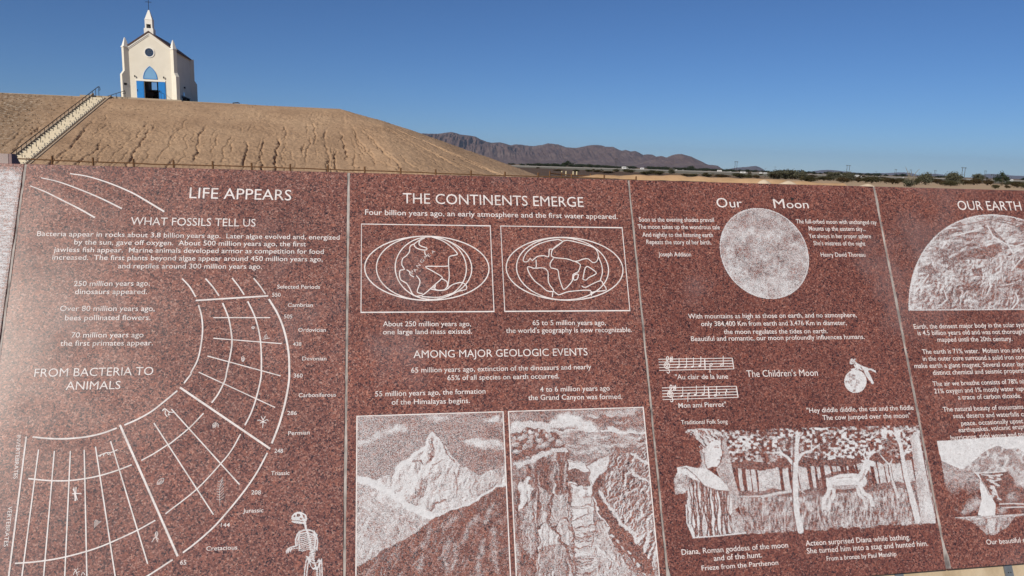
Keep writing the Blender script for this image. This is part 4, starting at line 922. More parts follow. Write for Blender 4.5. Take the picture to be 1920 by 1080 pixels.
# stair channel
inst = (np.abs(A_+22.22-.0751*(B_-64)) < .80) & (B_ < BC+1.0)
Hh = np.where(inst, np.minimum(Hh, hill_h(A_, B_) - .28), Hh)
vv = A_[..., None]*E1 + B_[..., None]*E2 + Hh[..., None]*EZ
nb, na = A_.shape; idx = np.arange(nb*na).reshape(nb, na)
me = raw_mesh('hill', vv.reshape(-1, 3), np.stack([idx[:-1,:-1], idx[:-1,1:], idx[1:,1:], idx[1:,:-1]], -1).reshape(-1, 4))
def make_hill():
    M = Mat('bare_hill_soil'); p = M.pos()
    n1 = M.noise(p, .22, 6, .62); n2 = M.noise(p, 3.2, 6, .65); n3 = M.noise(p, 14, 4, .6)
    c = M.ramp(n1, [(.3, (.345,.222,.137)), (.5, (.42,.275,.17)), (.72, (.49,.33,.205))])
    c = M.mix(1.0, c, M.ramp(n2, [(.28, .66), (.46, 1.0), (.75, 1.14)]), 'MULTIPLY')
    c = M.mix(1.0, c, M.ramp(n3, [(.3, .70), (.48, 1.0), (.7, 1.16)]), 'MULTIPLY')
    # stony grey-brown cover left of the stair and patches under the crest
    sx = M.n('ShaderNodeSeparateXYZ'); M.l(M.mapp(p, (1, 1, 1), (0, 0, -TH)), sx.inputs[0])
    left = M.ramp(M.math('MULTIPLY_ADD', sx.outputs[0], -.25), [(0, 0), (1, 1)]); left.node.inputs[0].links[0].from_node.inputs[2].default_value = -5.55
    vo = M.n('ShaderNodeTexVoronoi'); vo.inputs['Scale'].default_value = 5.5; M.l(p, vo.inputs['Vector']); sc_ = M.n('ShaderNodeSeparateColor'); M.l(vo.outputs['Color'], sc_.inputs[0])
    stones = M.ramp(sc_.outputs[0], [(0, (.13,.09,.06)), (.35, (.24,.16,.10)), (.75, (.32,.225,.145)), (1, (.46,.38,.29))])
    gp = M.noise(p, .35, 4); f = M.math('MULTIPLY', left, M.ramp(gp, [(.3, .55), (.6, .95)]))
    c = M.mix(f, c, stones)
    M.set(c, .95, spec=.08); M.bump(M.mix(.5, n2, n3), .8, .12); return M.m
HILL = make_hill(); hill = link('hill', me, HILL, None, True); hill['kind'] = 'structure'

rs = np.random.default_rng(4); vs, fs = [], []
for k in range(3400):
    a = rs.uniform(-36, 20); b = rs.uniform(64.2, 84)
    if abs(a+22.25-.0751*(b-64)) < 1.3: continue
    if a > -23 and rs.random() < .55: continue
    h = float(hill_h(np.array(a), np.array(b)))
    if h < .05: continue
    r = rs.uniform(.025, .075)*(1.5 if a < -23 else 1.0); p = hf(a, b, h+r*.2); i0 = len(vs)
    for dx, dy, dz in ((1,0,0),(-1,0,0),(0,1,0),(0,-1,0),(0,0,.8),(0,0,-.8)): vs.append(p + r*np.array([dx, dy, dz])*rs.uniform(.6, 1.25, 3))
    fs += [(i0+x, i0+y, i0+z) for x, y, z in ((0,2,4),(2,1,4),(1,3,4),(3,0,4),(2,0,5),(1,2,5),(3,1,5),(0,3,5))]
o = link('loose_stones', raw_mesh('loose_stones', np.array(vs), fs), simple('hill_stones', (.30,.215,.145), .9, 0, .45, 1.7, 0, .1)); o['kind'] = 'stuff'
# ---------------------------------------------------------------- stairway up the hill
STEP = simple('pale_concrete', (.66,.575,.43), .85, 0, .1, 2.5, .1, .2)
CURB = simple('brown_concrete', (.42,.32,.225), .9, 0, .18, 3, .1, .2)
RAILM = simple('dark_rail_steel', (.025,.022,.022), .45, .5, .2, 20)
sa0, sa1 = -22.15, -20.45
st_o = hf(-22.25, 64.0, 0)
stair = empty('stairway', st_o, TH - math.atan(.0751)); tag(stair, 'long pale concrete stairway with handrail climbing the bare hill', 'stairway')
def sl_(b): return HT * (b - 63.5) / 20.0
n_st = 40; mb = MB(); dz = HT/n_st; db = 20.0/n_st
prof = [(0, -.3)]
for k in range(n_st):
    prof += [(-.5+db*k, dz*k - .02), (-.5+db*k, dz*(k+1) - .02)]
prof += [(20.6, HT-.02), (20.6, HT-1.0)]
mb.v = [(-.64, y, z) for y, z in prof] + [(.62, y, z) for y, z in prof]; n = len(prof)
mb.f = [(i, i+1, n+i+1, n+i) for i in range(n-1)] + [tuple(range(n)), tuple(range(2*n-1, n-1, -1))]
mb.build('steps', STEP, stair)
def slant_bar(x0, x1, lo, hi, y0=-.6, y1=20.2):
    q = MB(); z = lambda y: HT*(y+.5)/20.0
    q.hexa([(x0,y0,z(y0)+lo),(x1,y0,z(y0)+lo),(x1,y1,z(y1)+lo),(x0,y1,z(y1)+lo),(x0,y0,z(y0)+hi),(x1,y0,z(y0)+hi),(x1,y1,z(y1)+hi),(x0,y1,z(y1)+hi)]); return q
slant_bar(-.80, -.66, -.5, .22).build('side_wall', CURB, stair)
slant_bar(.79, .92, -.5, .03).build('side_wall', CURB, stair)
def rail_run(x, name_parent, n_p, y0, y1, hgt=.92, hook=True):
    z = lambda y: HT*(y+.5)/20.0
    pts = [(x, y0, z(y0)+hgt), (x, y1, z(y1)+hgt)]
    if hook: pts += [(x, y1+.3, z(y1)+hgt), (x, y1+.42, z(y1)+hgt-.2), (x, y1+.3, z(y1)+hgt-.36)]
    MB().tube(pts, .034, 6).build('handrail', RAILM, name_parent)
    for k in range(n_p):
        y = y0 + (y1-y0)*k/(n_p-1); MB().tube([(x, y, z(y)-.1), (x, y, z(y)+hgt)], .026, 5).build('post', RAILM, name_parent)
rail_run(-.14, stair, 24, -.3, 20.0)

# ---------------------------------------------------------------- chapel
CY = math.radians(11)
STUC = Mat('cream_stucco'); _p = STUC.pos(); _f = STUC.noise(_p, 1.1, 6, .6)
STUC.set(STUC.ramp(_f, [(.3, (.70,.65,.54)), (.7, (.77,.72,.605))]), .9, spec=.15); STUC.bump(STUC.noise(_p, 9, 5), .15, .03); STUC = STUC.m
TRIM = simple('white_stucco', (.80,.77,.70), .85, 0, .04, 2, 0, .15)
ROOF = simple('brown_roof_tile', (.085,.045,.038), .8, 0, .25, 5, .3)
BLUE = simple('blue_paint', (.0,.19,.55), .5, 0, .06, 3)
GLS_D = simple('dark_stained_glass', (.035,.055,.10), .15, 0, .4, 9)
GLS_L = simple('sky_reflection_glass', (.20,.38,.58), .12, 0, .05, 2)  # blue of the reflected sky painted into the pane's base colour
IRON = simple('black_iron', (.02,.02,.025), .5, .5)
DARKIN = simple('interior_plaster', (.12,.09,.08), .9)
chap = empty('chapel', hf(-16.62, 87.0, 7.28), CY); tag(chap, 'small white chapel with blue doors and steeple on the hilltop', 'chapel')
HW, EV, AP, DP = 2.30, 5.08, 6.74, 7.6
th = .25
# front wall: pieces round the door and the two windows stay flush panels of one mesh
mb = MB(); dw = .70; dh = 1.78
mb.prism([(-HW, 0), (-dw, 0), (-dw, dh), (dw, dh), (dw, 0), (HW, 0), (HW, EV), (0, AP), (-HW, EV)], 0, th)
mb.box(-HW, -HW+th, th, DP-th, 0, EV); mb.box(HW-th, HW, th, DP-th, 0, EV)
wx, wz = -.55, 1.62
mb.prism([(-HW, 0), (HW, 0), (HW, 1.5), (-HW, 1.5)], DP-th, DP); mb.prism([(-HW, 1.5), (-1.98, 1.5), (-1.98, 2.36), (-HW, 2.36)], DP-th, DP); mb.prism([(-1.33, 1.5), (HW, 1.5), (HW, 2.36), (-1.33, 2.36)], DP-th, DP)
mb.prism([(-HW, 2.36), (HW, 2.36), (HW, EV), (0, AP), (-HW, EV)], DP-th, DP)
mb.build('wall', STUC, chap)
mb = MB(); mb.box(-HW+th+.01, HW-th-.01, th+.01, DP-th-.01, -.05, .03); mb.build('floor', DARKIN, chap)
for k in range(4):
    y = 2.0+k*1.1
    for s_ in (-1, 1): q = MB(); q.box(s_*1.0-.6, s_*1.0+.6, y, y+.4, .40, .45).box(s_*1.0-.6, s_*1.0+.6, y+.38, y+.43, .45, .9).box(s_*1.0-.55, s_*1.0-.45, y, y+.4, .03, .4).box(s_*1.0+.45, s_*1.0+.55, y, y+.4, .03, .4); q.build('pew', DARKIN, chap)
# roof: two slabs with a small overhang
mb = MB(); sl = (AP-EV)/HW; ov = .16
def roofside(s_):
    x0, z0 = s_*(HW+ov), EV - sl*ov + .02
    a0 = [(x0, -.10, z0), (0, -.10, AP+.02), (0, -.10, AP+.15), (x0, -.10, z0+.13)]; a1 = [(x, DP+.1, z) for x, _, z in a0]
    MBq = MB(); MBq.hexa([a0[0], a0[1], a1[1], a1[0], a0[3], a0[2], a1[2], a1[3]]); return MBq
roofside(-1).build('roof', ROOF, chap); roofside(1).build('roof', ROOF, chap)
for s_ in (-1, 1):
    for off, wd, pr in ((.10, .10, .10), (.26, .07, .05)):
        z = lambda x: AP - sl*abs(x) - off
        q = MB(); x1 = s_*(HW-.12)
        q.hexa([(0,-pr,z(0)-wd),(x1,-pr,z(x1)-wd),(x1,-.003,z(x1)-wd),(0,-.003,z(0)-wd),(0,-pr,z(0)),(x1,-pr,z(x1)),(x1,-.003,z(x1)),(0,-.003,z(0))]); q.build('gable_moulding', TRIM, chap)
# round window
q = MB(); k = 32; ro, ri = .52, .42
vs = []; 
for y in (-.06, -.003):
    for r in (ro, ri): vs += [(r*math.cos(2*math.pi*i/k)-.02, y, 4.72+r*math.sin(2*math.pi*i/k)) for i in range(k)]
fs = []
for i in range(k):
    j = (i+1) % k; fs += [(i, j, k+j, k+i), (2*k+i, 3*k+i, 3*k+j, 2*k+j), (i, 2*k+i, 2*k+j, j), (k+i, k+j, 3*k+j, 3*k+i)]
q.add(vs, fs); rwn = q.build('round_window', TRIM, chap)
q = MB(); q.prism([(.425*math.cos(2*math.pi*i/k)-.02, 4.72+.425*math.sin(2*math.pi*i/k)) for i in range(k)], -.02, -.002); q.build('pane', GLS_D, rwn)
q = MB()
for i in range(6):
    a = math.pi*i/3; q.tube([(-.02, -.03, 4.72), (-.02+.42*math.cos(a), -.03, 4.72+.42*math.sin(a))], .012, 4)
q.tube([(-.02+.2*math.cos(2*math.pi*i/16), -.03, 4.72+.2*math.sin(2*math.pi*i/16)) for i in range(17)], .012, 4); q.build('tracery', STEEL, rwn)
# pointed arch window
def arch(hw, h, n=9):
    R_ = (h*h + hw*hw) / (2*hw); L_ = []
    for i in range(n+1):
        a = math.asin(h/R_)*i/n; L_.append((hw - R_ + R_*math.cos(a), R_*math.sin(a)))
    return L_ + [(-x, z) for x, z in reversed(L_[:-1])]
ao = [(x-.05, z+2.02) for x, z in arch(.70, 1.32)]; ai = [(x-.05, z+2.06) for x, z in arch(.635, 1.22)]
n = len(ao); q = MB()
vs = [(x, y, z) for y in (-.05, -.003) for lst in (ao, ai) for x, z in lst]; fs = []
for i in range(n):
    j = (i+1) % n; fs += [(i, j, n+j, n+i), (2*n+i, 3*n+i, 3*n+j, 2*n+j), (i, 2*n+i, 2*n+j, j), (n+i, n+j, 3*n+j, 3*n+i)]
q.add(vs, fs); aw = q.build('arched_window', BLUE, chap)
q = MB(); q.prism(ai, -.02, -.002); q.build('pane', GLS_L, aw)
q = MB(); q.box(-1.48, 1.42, -.07, -.003, dh+.01, dh+.14); q.build('lintel', TRIM, chap)
for s_, x0, x1 in ((-1, -1.42, -.71), (1, .71, 1.40)):
    d_ = MB(); d_.box(x0, x1, -.075, -.012, .03, dh-.02); dd = d_.build('door', BLUE, chap)
    q = MB(); q.box(x0+.08, x1-.08, -.085, -.074, .12, .8).box(x0+.08, x1-.08, -.085, -.074, .92, dh-.12); q.build('door_panel', BLUE, dd)
    q = MB(); q.box((x0 if s_ < 0 else x0)+.05, (x0 if s_ < 0 else x0)+.09, -.12, -.074, .72, .92); q.build('handle', IRON, dd)
for x in (-1.52, 1.30):
    q = MB(); q.tube([(x, -.003, 2.28), (x, -.14, 2.30)], .02, 5).tube([(x, -.14, 2.36), (x, -.14, 2.28), (x, -.14, 2.16), (x, -.14, 2.12)], [.01, .07, .055, .01], 6); q.build('wall_lamp', IRON, chap)
# diagonal corner buttresses
def buttress(cx, cy, ang, z0=0, pinn=True):
    ca, sa = math.cos(ang), math.sin(ang)   # outward direction (ca,sa)
    P = lambda o_, w_: (cx + ca*o_ - sa*w_, cy + sa*o_ + ca*w_)
    hw = .19; q = MB()
    prof = [(-.25, z0), (.72, z0), (.72, 2.35), (.42, 2.75), (.42, EV+.02), (-.25, EV+.02)]
    n = len(prof)
    vs = [(*P(o_, -hw), z) for o_, z in prof] + [(*P(o_, hw), z) for o_, z in prof]
    q.add(vs, [tuple(range(n)), tuple(range(2*n-1, n-1, -1))] + [(i, i+n, (i+1) % n+n, (i+1) % n) for i in range(n)])
    bt = q.build('buttress', STUC, chap)
    if pinn:
        q = MB(); b0 = [(*P(o_, w_), EV+.02) for o_, w_ in ((-.22,-.25),(.47,-.25),(.47,.25),(-.22,.25))]; b1 = [(x, y, EV+.12) for x, y, z in b0]; b2 = [(*P(o_, w_), EV+.12) for o_, w_ in ((-.15,-.22),(.40,-.22),(.40,.22),(-.15,.22))]; b3 = [(*P(o_, w_), EV+1.0) for o_, w_ in ((.09,-.04),(.17,-.04),(.17,.04),(.09,.04))]
        q.hexa(b0+b1).hexa([(x, y, z+.003) for x, y, z in b2]+b3); q.build('pinnacle', TRIM, bt)
    return bt
buttress(-HW+.06, .06, math.radians(-135)); buttress(HW-.06, .06, math.radians(-45)); buttress(HW-.06, DP-.06, math.radians(45), 0, False); buttress(-HW+.06, DP-.06, math.radians(135), 0, False)
q = MB(); x, y = -HW+.06, .06; ca, sa = math.cos(math.radians(-135)), math.sin(math.radians(-135))
pc = np.array([x + ca*.42, y + sa*.42]); nr = np.array([-sa, ca]); 
pcs = [pc + nr*.193 + np.array([ca, sa])*d for d in (-.15, .15)]; pco = [p + nr*.02 for p in pcs]
q.hexa([(*pcs[0], 1.28), (*pcs[1], 1.28), (*pco[1], 1.28), (*pco[0], 1.28), (*pcs[0], 1.50), (*pcs[1], 1.50), (*pco[1], 1.50), (*pco[0], 1.50)]); q.build('plaque', IRON, chap)
# bell tower on the ridge
tw = MB(); ty = .42
tw.box(-.45, .45, ty-.40, ty+.50, AP-.45, 7.16); tw.box(-.36, -.22, ty-.31, ty+.41, 7.16, 8.02).box(.22, .36, ty-.31, ty+.41, 7.16, 8.02).box(-.22, .22, ty-.31, ty+.41, 7.58, 8.02).box(-.22, .22, ty+.30, ty+.41, 7.16, 7.58)
bt = tw.build('bell_tower', TRIM, chap)
q = MB(); q.hexa([(-.39,ty-.34,8.02),(.39,ty-.34,8.02),(.39,ty+.44,8.02),(-.39,ty+.44,8.02),(-.37,ty-.32,8.07),(.37,ty-.32,8.07),(.37,ty+.42,8.07),(-.37,ty+.42,8.07)]).hexa([(-.35,ty-.30,8.073),(.35,ty-.30,8.073),(.35,ty+.40,8.073),(-.35,ty+.40,8.073),(-.06,ty-.01,9.02),(.06,ty-.01,9.02),(.06,ty+.11,9.02),(-.06,ty+.11,9.02)]); q.build('spire', TRIM, bt)
q = MB(); q.tube([(0,ty,7.56),(0,ty,7.50),(0,ty,7.42),(0,ty,7.30),(0,ty,7.24)], [.02,.08,.11,.14,.17], 12); q.build('bell', IRON, bt)
q = MB(); q.tube([(0,ty+.05,9.0),(0,ty+.05,10.15)], .026, 6).tube([(-.30,ty+.05,9.83),(.30,ty+.05,9.83)], .026, 6); q.build('cross', IRON, bt)
# shaded side wall: pipe, lamp, low bench
q = MB(); q.tube([(HW+.05, .75, .0), (HW+.05, .75, 2.4)], .035, 6); q.build('wall_pipe', TRIM, chap)
q = MB(); q.box(HW+.003, HW+.16, 4.0, 4.2, 1.55, 1.72); q.build('side_lamp', IRON, chap)
q = MB(); q.box(HW+.003, HW+.03, 3.6, 4.2, .35, 1.1); q.build('side_window', GLS_L, chap)
bn = empty('bench', np.array(chap.matrix_basis @ Vector((0,0,0)))); bn.location = chap.location + Vector((math.cos(CY)*(HW+.75) - math.sin(CY)*1.6, math.sin(CY)*(HW+.75) + math.cos(CY)*1.6, 0)); bn.rotation_euler = (0, 0, CY)
tag(bn, 'low dark bench beside the shaded side wall of the chapel', 'bench')
MB().box(-.25, .25, -.9, .9, .30, .36).build('seat', IRON, bn); MB().box(-.25, -.19, -.9, .9, .36, .55).build('backrest', IRON, bn)
for y in (-.75, .75): MB().box(-.2, .2, y-.05, y+.05, -.05, .30).build('leg', IRON, bn)
# terrace slab and the short rails
TERR = simple('terrace_concrete', (.46,.37,.26), .9, 0, .12, 1.2)
q = MB(); q.prismz([tuple(hf(a, b, 0)[:2]) for a, b in ((-22.6,83.9),(-13.4,84.9),(-13.2,99),(-22.6,99))], 6.6, 7.17); o = q.build('terrace', TERR); o['kind'] = 'structure'
q = MB(); q.prismz([tuple(hf(a, b, 0)[:2]) for a, b in ((-13.4,85.6),(-7.0,86.0),(-7.0,90),(-13.2,90))], 6.6, 7.13); o = q.build('path', TERR); o['kind'] = 'structure'
q = MB(); q.prismz([tuple(hf(a, b, 0)[:2]) for a, b in ((-60,86.2),(-22.6,85.6),(-22.6,90),(-60,90))], 6.6, 7.12); o = q.build('path', TERR); o['kind'] = 'structure'
rr = empty('terrace_handrail', hf(-21, 84.2, 7.2)); tag(rr, 'dark handrail rising from the stair top to the left corner of the chapel', 'handrail')
L_ = np.array(rr.location); pA, pB = on_plane(190, 184, hf(0, 84.2, 0), E2), on_plane(234.5, 170, hf(0, 84.2, 0), E2)
MB().tube([pA-L_, pB-L_, pB-L_+E1*.02-EZ*.28, pB-L_-E1*.25-EZ*.30], .03, 6).build('handrail', RAILM, rr)
for f in (.42, .62, .82, .985):
    p = pA + (pB-pA)*f; MB().tube([(*(p-L_)[:2], 7.0-L_[2]), p-L_], .024, 5).build('post', RAILM, rr)
rr = empty('door_handrail', chap.location + Vector((math.cos(CY)*1.15 + math.sin(CY)*.7, math.sin(CY)*1.15 - math.cos(CY)*.7, 0)), CY); tag(rr, 'short iron handrail in front of the right blue door', 'handrail')
MB().tube([(-.05,.3,.78),(-.05,-.6,.78)], .025, 5).tube([(-.15,-.6,.72),(.42,-.6,.46)], .025, 5).build('handrail', RAILM, rr)
for x, z in ((-.1,.72),(.1,.62),(.4,.46)): MB().tube([(x,-.6,-.05),(x,-.6,z)], .022, 5).build('post', RAILM, rr)
pe = hf(-8.0, 84.2, 7.02); q = MB(); q.tube([(-.3,0,.06),(.2,0,.10),(.42,0,.02)], [.05,.07,.02], 6).box(-.34,-.28,-.05,.05,-.08,.10)
o = q.build('pipe_end', IRON); o.location = pe; tag(o, 'small dark pipe end lying on the hill crest right of the chapel', 'pipe')

# ---------------------------------------------------------------- wooden rail fences
WOOD = Mat('weathered_wood'); _p = WOOD.pos(); _f = WOOD.noise(WOOD.mapp(_p, (8, 8, 3)), 1.0, 5)
WOOD.set(WOOD.ramp(_f, [(.3, (.095,.045,.02)), (.7, (.22,.115,.055))]), .85, spec=.2); WOOD = WOOD.m
fence_px = [(20,288.5),(97,292),(174,295.2),(250,297.8),(325,300.2),(399,302.3),(472,305),(544,307.2),(615,310),(684,312.2),(751,314.8),(817,317.2),(883,319.5),(947,321.7),(1009,323.6),(1072,325.7),(1133,327.5),(1192.5,330.5)]
tops = [on_plane(x, y, hf(0, 61.8, 0), E2) for x, y in fence_px]
fen = empty('wooden_fence', (*tops[8][:2], 0)); tag(fen, 'long low brown timber rail fence along the foot of the bare hill', 'fence'); fL = np.array(fen.location)
rb = random.Random(3)
def fpost(p, par, L_, r=.075): MB().tube([(p[0]-L_[0], p[1]-L_[1], -.2-L_[2]), (p[0]-L_[0]+rb.uniform(-.02,.02), p[1]-L_[1], p[2]-L_[2])], r, 7).build('post', WOOD, par)
for p in tops: fpost(p, fen, fL)
for p, q_ in zip(tops, tops[1:]):
    for dz_ in (-.33, -.72):
        a = p - fL + EZ*(dz_+rb.uniform(-.02,.02)); b = q_ - fL + EZ*(dz_+rb.uniform(-.02,.02)); mid = (a+b)/2 + EZ*rb.uniform(-.04,.03)
        MB().tube([a, mid, b], .052, 6).build('rail', WOOD, fen)
bk_px = [(1031,320.5),(1053,322.8),(1107,326.0),(1121,326.6),(1151.5,327.6),(1171,328.2)]
bt_ = [at(x, y, 74 + i*1.2) for i, (x, y) in enumerate(bk_px)]
fen2 = empty('wooden_fence', (*bt_[2][:2], 0)); tag(fen2, 'shorter brown timber rail fence behind the yellow bollards', 'fence'); f2L = np.array(fen2.location)
for p in bt_: fpost(p, fen2, f2L, .07)
for p, q_ in zip(bt_, bt_[1:]): MB().tube([p-f2L-EZ*.22, q_-f2L-EZ*.24], .06, 6).build('rail', WOOD, fen2)
YEL = simple('pale_yellow_paint', (.60,.50,.30), .6, 0, .06, 6)
bl_me = MB().tube([(0,0,-.1),(0,0,.82),(0,0,.89),(0,0,.92)], [.09,.09,.07,.01], 12).mesh('bollard')
for i, x in enumerate((1053.5, 1061.3, 1074.8, 1081.6)):
    p = at(x, 322, 100); o = link('bollard', bl_me, YEL, None); o.location = (p[0], p[1], 0)
    tag(o, ['pale yellow bollard, leftmost of the four by the fence', 'pale yellow bollard, second from left by the fence', 'pale yellow bollard, third from left by the fence', 'pale yellow bollard, rightmost of the four by the fence'][i], 'bollard', 'pale yellow bollards')

# ---------------------------------------------------------------- sand berm, dark bank, field
SAND = Mat('loose_sand'); _p = SAND.pos(); _n = SAND.noise(_p, .8, 6, .6)
SAND.set(SAND.ramp(_n, [(.3, (.46,.285,.15)), (.7, (.60,.39,.22))]), .95, spec=.08); SAND.bump(SAND.noise(_p, 5, 5), .5, .08); SAND = SAND.m
PALE = simple('pale_heaped_soil', (.62,.50,.36), .95, 0, .12, 2, .3, .1)
def ridge(name, px0, px1, Y0, Y1, ytop, wid, mat, seed, step=.35):
    a = at(px0, 330, Y0); b = at(px1, 330, Y1); n = max(8, int(np.linalg.norm((b-a)[:2])/step))
    rows = []
    for i in range(n+1):
        f = i/n; p = a + (b-a)*f; x = px0 + (px1-px0)*f; Y = Y0+(Y1-Y0)*f
        # recover photo column at this point
        zt = at(x, ytop(x), p[1])[2]
        row = []
        for j, (o_, k_) in enumerate(((-1, -.12), (-.75, .22), (-.45, .62), (-.2, .92), (0, 1.0), (.25, .9), (.6, .5), (1, -.12))):
            nz_ = 1 + .22*(vnoise(np.array(i*.35), np.array(j*.8), seed)-.5)*(1 if j not in (0, 7) else 0)
            row.append((p[0], p[1] + o_*wid + .5*(vnoise(np.array(i*.3), np.array(0.), seed+2)-.5), max(zt, .05)*k_*nz_))
        rows.append(row)
    vs = np.array(rows).reshape(-1, 3); m_ = len(rows[0]); idx = np.arange(len(vs)).reshape(n+1, m_)
    me = raw_mesh(name, vs, np.stack([idx[:-1,:-1], idx[1:,:-1], idx[1:,1:], idx[:-1,1:]], -1).reshape(-1, 4))
    o = link(name, me, mat, None, True); o['kind'] = 'structure'; return o
rnz = lambda x, s_, a_: a_*(float(fbm(np.array(x/s_), np.array(3.7), 5, 3))-.5)*2
bt1 = lambda x: (np.interp(x, [1090,1110,1135,1170,1200,1260,1330,1400,1440,1480,1520,1570], [331,328.3,327.8,328.3,328.6,329.5,331.5,334.3,336.3,338.8,340.6,344.5]) + rnz(x, 16, 1.1))
ridge('sand_bank', 1085, 1580, 76, 74, bt1, 2.6, SAND, 7)
DARKB = simple('dark_gravel', (.10,.072,.055), .95, 0, .25, 4, .2, .1)
ridge('gravel_bank', 1075, 1345, 69, 58, lambda x: np.interp(x, [1075,1120,1200,1345], [332.5,334,337.3,342.2]), 1.0, DARKB, 9)
ridge('gravel_bank', 925, 1120, 96, 90, lambda x: np.interp(x, [925,960,1040,1120], [320.5,322.5,328.0,331.0]) + rnz(x, 11, .6), 3.0, DARKB, 19)
def heap(px_, py, Y, w_, name='soil_heap', label=''):
    p = at(px_, py, Y); n, m_ = 20, 7; vs = [(0, 0, p[2])]; fs = []
    for j in range(1, m_+1):
        r = j/m_
        for i in range(n):
            a = 2*math.pi*i/n; k_ = .75+.5*float(vnoise(np.array(i*.45), np.array(j*.5), int(px_)))
            vs.append((w_*r*math.cos(a)*k_, w_*.8*r*math.sin(a)*k_, p[2]*(1-r**1.4)-.1*r))
    fs = [(0, 1+i, 1+(i+1) % n) for i in range(n)] + [(1+(j-1)*n+i, 1+j*n+i, 1+j*n+(i+1) % n, 1+(j-1)*n+(i+1) % n) for j in range(1, m_) for i in range(n)]
    me = bpy.data.meshes.new(name); me.from_pydata(vs, [], fs); me.update()
    o = link(name, me, PALE, None, True); o.location = (p[0], p[1], 0); tag(o, label, 'soil heap'); return o
heap(1433, 336.6, 72.2, 1.5, label='left pale heap of soil on the sand bank'); heap(1479, 338.9, 71.8, 1.6, label='right pale heap of soil on the sand bank')
heap(1628, 344.5, 80, 1.6, label='low pale mound of sand near the joint of the last two tablets')
FIELD = Mat('grey_gravel_flat'); _p = FIELD.pos(); _n = FIELD.noise(FIELD.mapp(_p, (.02, .08, 1)), 1.0, 6, .65)
FIELD.set(FIELD.ramp(_n, [(.3, (.165,.145,.10)), (.7, (.25,.225,.17))]), .95, spec=.1); FIELD = FIELD.m
def strip(name, x0, x1, ya, yb, mat, z=.012):   # ya (far) / yb (near): photo rows below the horizon
    n = 24; vs = []
    for i in range(n+1):
        x = x0 + (x1-x0)*i/n
        for d in (ya(x) if callable(ya) else ya, yb(x) if callable(yb) else yb):
            p = ground(x, hor(x)+d); vs.append((p[0], p[1], z))
    me = bpy.data.meshes.new(name); me.from_pydata(vs, [], [(2*i, 2*i+1, 2*i+3, 2*i+2) for i in range(n)]); me.update()
    o = link(name, me, mat); o['kind'] = 'structure'; return o
strip('gravel_flat', 700, 2300, 3.6, lambda x: np.interp(x, [700,1000,1200,1640], [6.2,6.6,8.6,9.6]) + rnz(x, 60, .8), FIELD)
strip('dark_flat', 700, 1270, lambda x: np.interp(x, [700,1000,1200,1270], [6.2,6.6,9.2,11.5]) + rnz(x, 50, .8), 26, simple('dark_brown_soil', (.125,.082,.055), .95, 0, .3, .12, .3, .08), .016)
TANG = simple('pale_sand', (.50,.355,.22), .95, 0, .16, .6, .3, .08)
strip('sand_flat', 1380, 2300, lambda x: np.interp(x, [1380,1450,1600,2300], [17,13,11.5,10.5]) + rnz(x, 40, 2), 60, TANG, .02)
# low line of the distant highway
HWY = simple('pale_road_bank', (.36,.33,.28), .9, 0, .1, .05)
q = MB(); pa, pb = ground(700, hor(700)+4.2), ground(2300, hor(2300)+4.0)
dd_ = (pb-pa)/np.linalg.norm(pb-pa); nn2 = np.array([-dd_[1], dd_[0], 0])
q.hexa([pa-nn2*4, pb-nn2*4, pb+nn2*14, pa+nn2*14, pa+EZ*.55, pb+EZ*.55, pb+nn2*10+EZ*.55, pa+nn2*10+EZ*.55]); o = q.build('road', HWY); o['kind'] = 'structure'

# ---------------------------------------------------------------- plants
def leafmat(name, c0, c1):
    M = Mat(name); oi = M.n('ShaderNodeObjectInfo'); f = M.noise(M.pos(), 2.2, 4)
    M.set(M.ramp(f, [(.3, c0), (.7, c1)]), .8, spec=.15); return M.m
LF_OL = leafmat('olive_leaves', (.040,.036,.016), (.085,.075,.034))
LF_BR = leafmat('brown_leaves', (.042,.029,.013), (.090,.062,.027))
LF_GR = leafmat('grey_green_leaves', (.058,.058,.036), (.115,.112,.072))
LF_DK = leafmat('dark_leaves', (.020,.028,.014), (.045,.058,.028))
STEM = simple('dry_stems', (.16,.125,.085), .9, 0, .3, 9)
def foliage(seed, n, rx, ry, h, leaf, h0=.12, clumps=26, up=.0):
    r = np.random.default_rng(seed); C_ = []
    while len(C_) < clumps:
        p = r.uniform(-1, 1, 3); d = np.linalg.norm(p)
        if .35 < d < 1 and p[2] > -.75: C_.append(p*(.6+.5*r.random()))
    C_ = np.array(C_); which = r.integers(0, clumps, n); sz = r.uniform(.10, .30, clumps)
    P = C_[which] + r.normal(0, 1, (n, 3))*sz[which][:, None]
    P = P*np.array([rx, ry, h*(.5-h0/2)]); P[:, 2] += h*(.5+h0/2); P[:, 2] = np.abs(P[:, 2])
    a = r.normal(0, 1, (n, 3)); a /= np.linalg.norm(a, axis=1)[:, None]; b = np.cross(a, r.normal(0, 1, (n, 3))); b /= np.linalg.norm(b, axis=1)[:, None]
    L_ = leaf*r.uniform(.6, 1.5, n)[:, None]
    v = np.stack([P-a*L_, P+b*L_*.55, P+a*L_, P-b*L_*.55], 1).reshape(-1, 3); f = np.arange(4*n).reshape(-1, 4)
    return raw_mesh('foliage', v, f)
def stems(seed, n, rx, h, r0=.03):
    r = random.Random(seed); q = MB()
    for i in range(n):
        a = r.random()*6.28; e = r.uniform(.3, .9)
        p1 = (math.cos(a)*rx*e*.35, math.sin(a)*rx*e*.35, h*.35*r.uniform(.7, 1.2)); p2 = (math.cos(a+.2)*rx*e*.8, math.sin(a+.2)*rx*e*.8, h*r.uniform(.6, .9))
        q.tube([(math.cos(a)*.05, math.sin(a)*.05, -.05), p1, p2], [r0, r0*.7, r0*.25], 5)
    return q.mesh('stems')
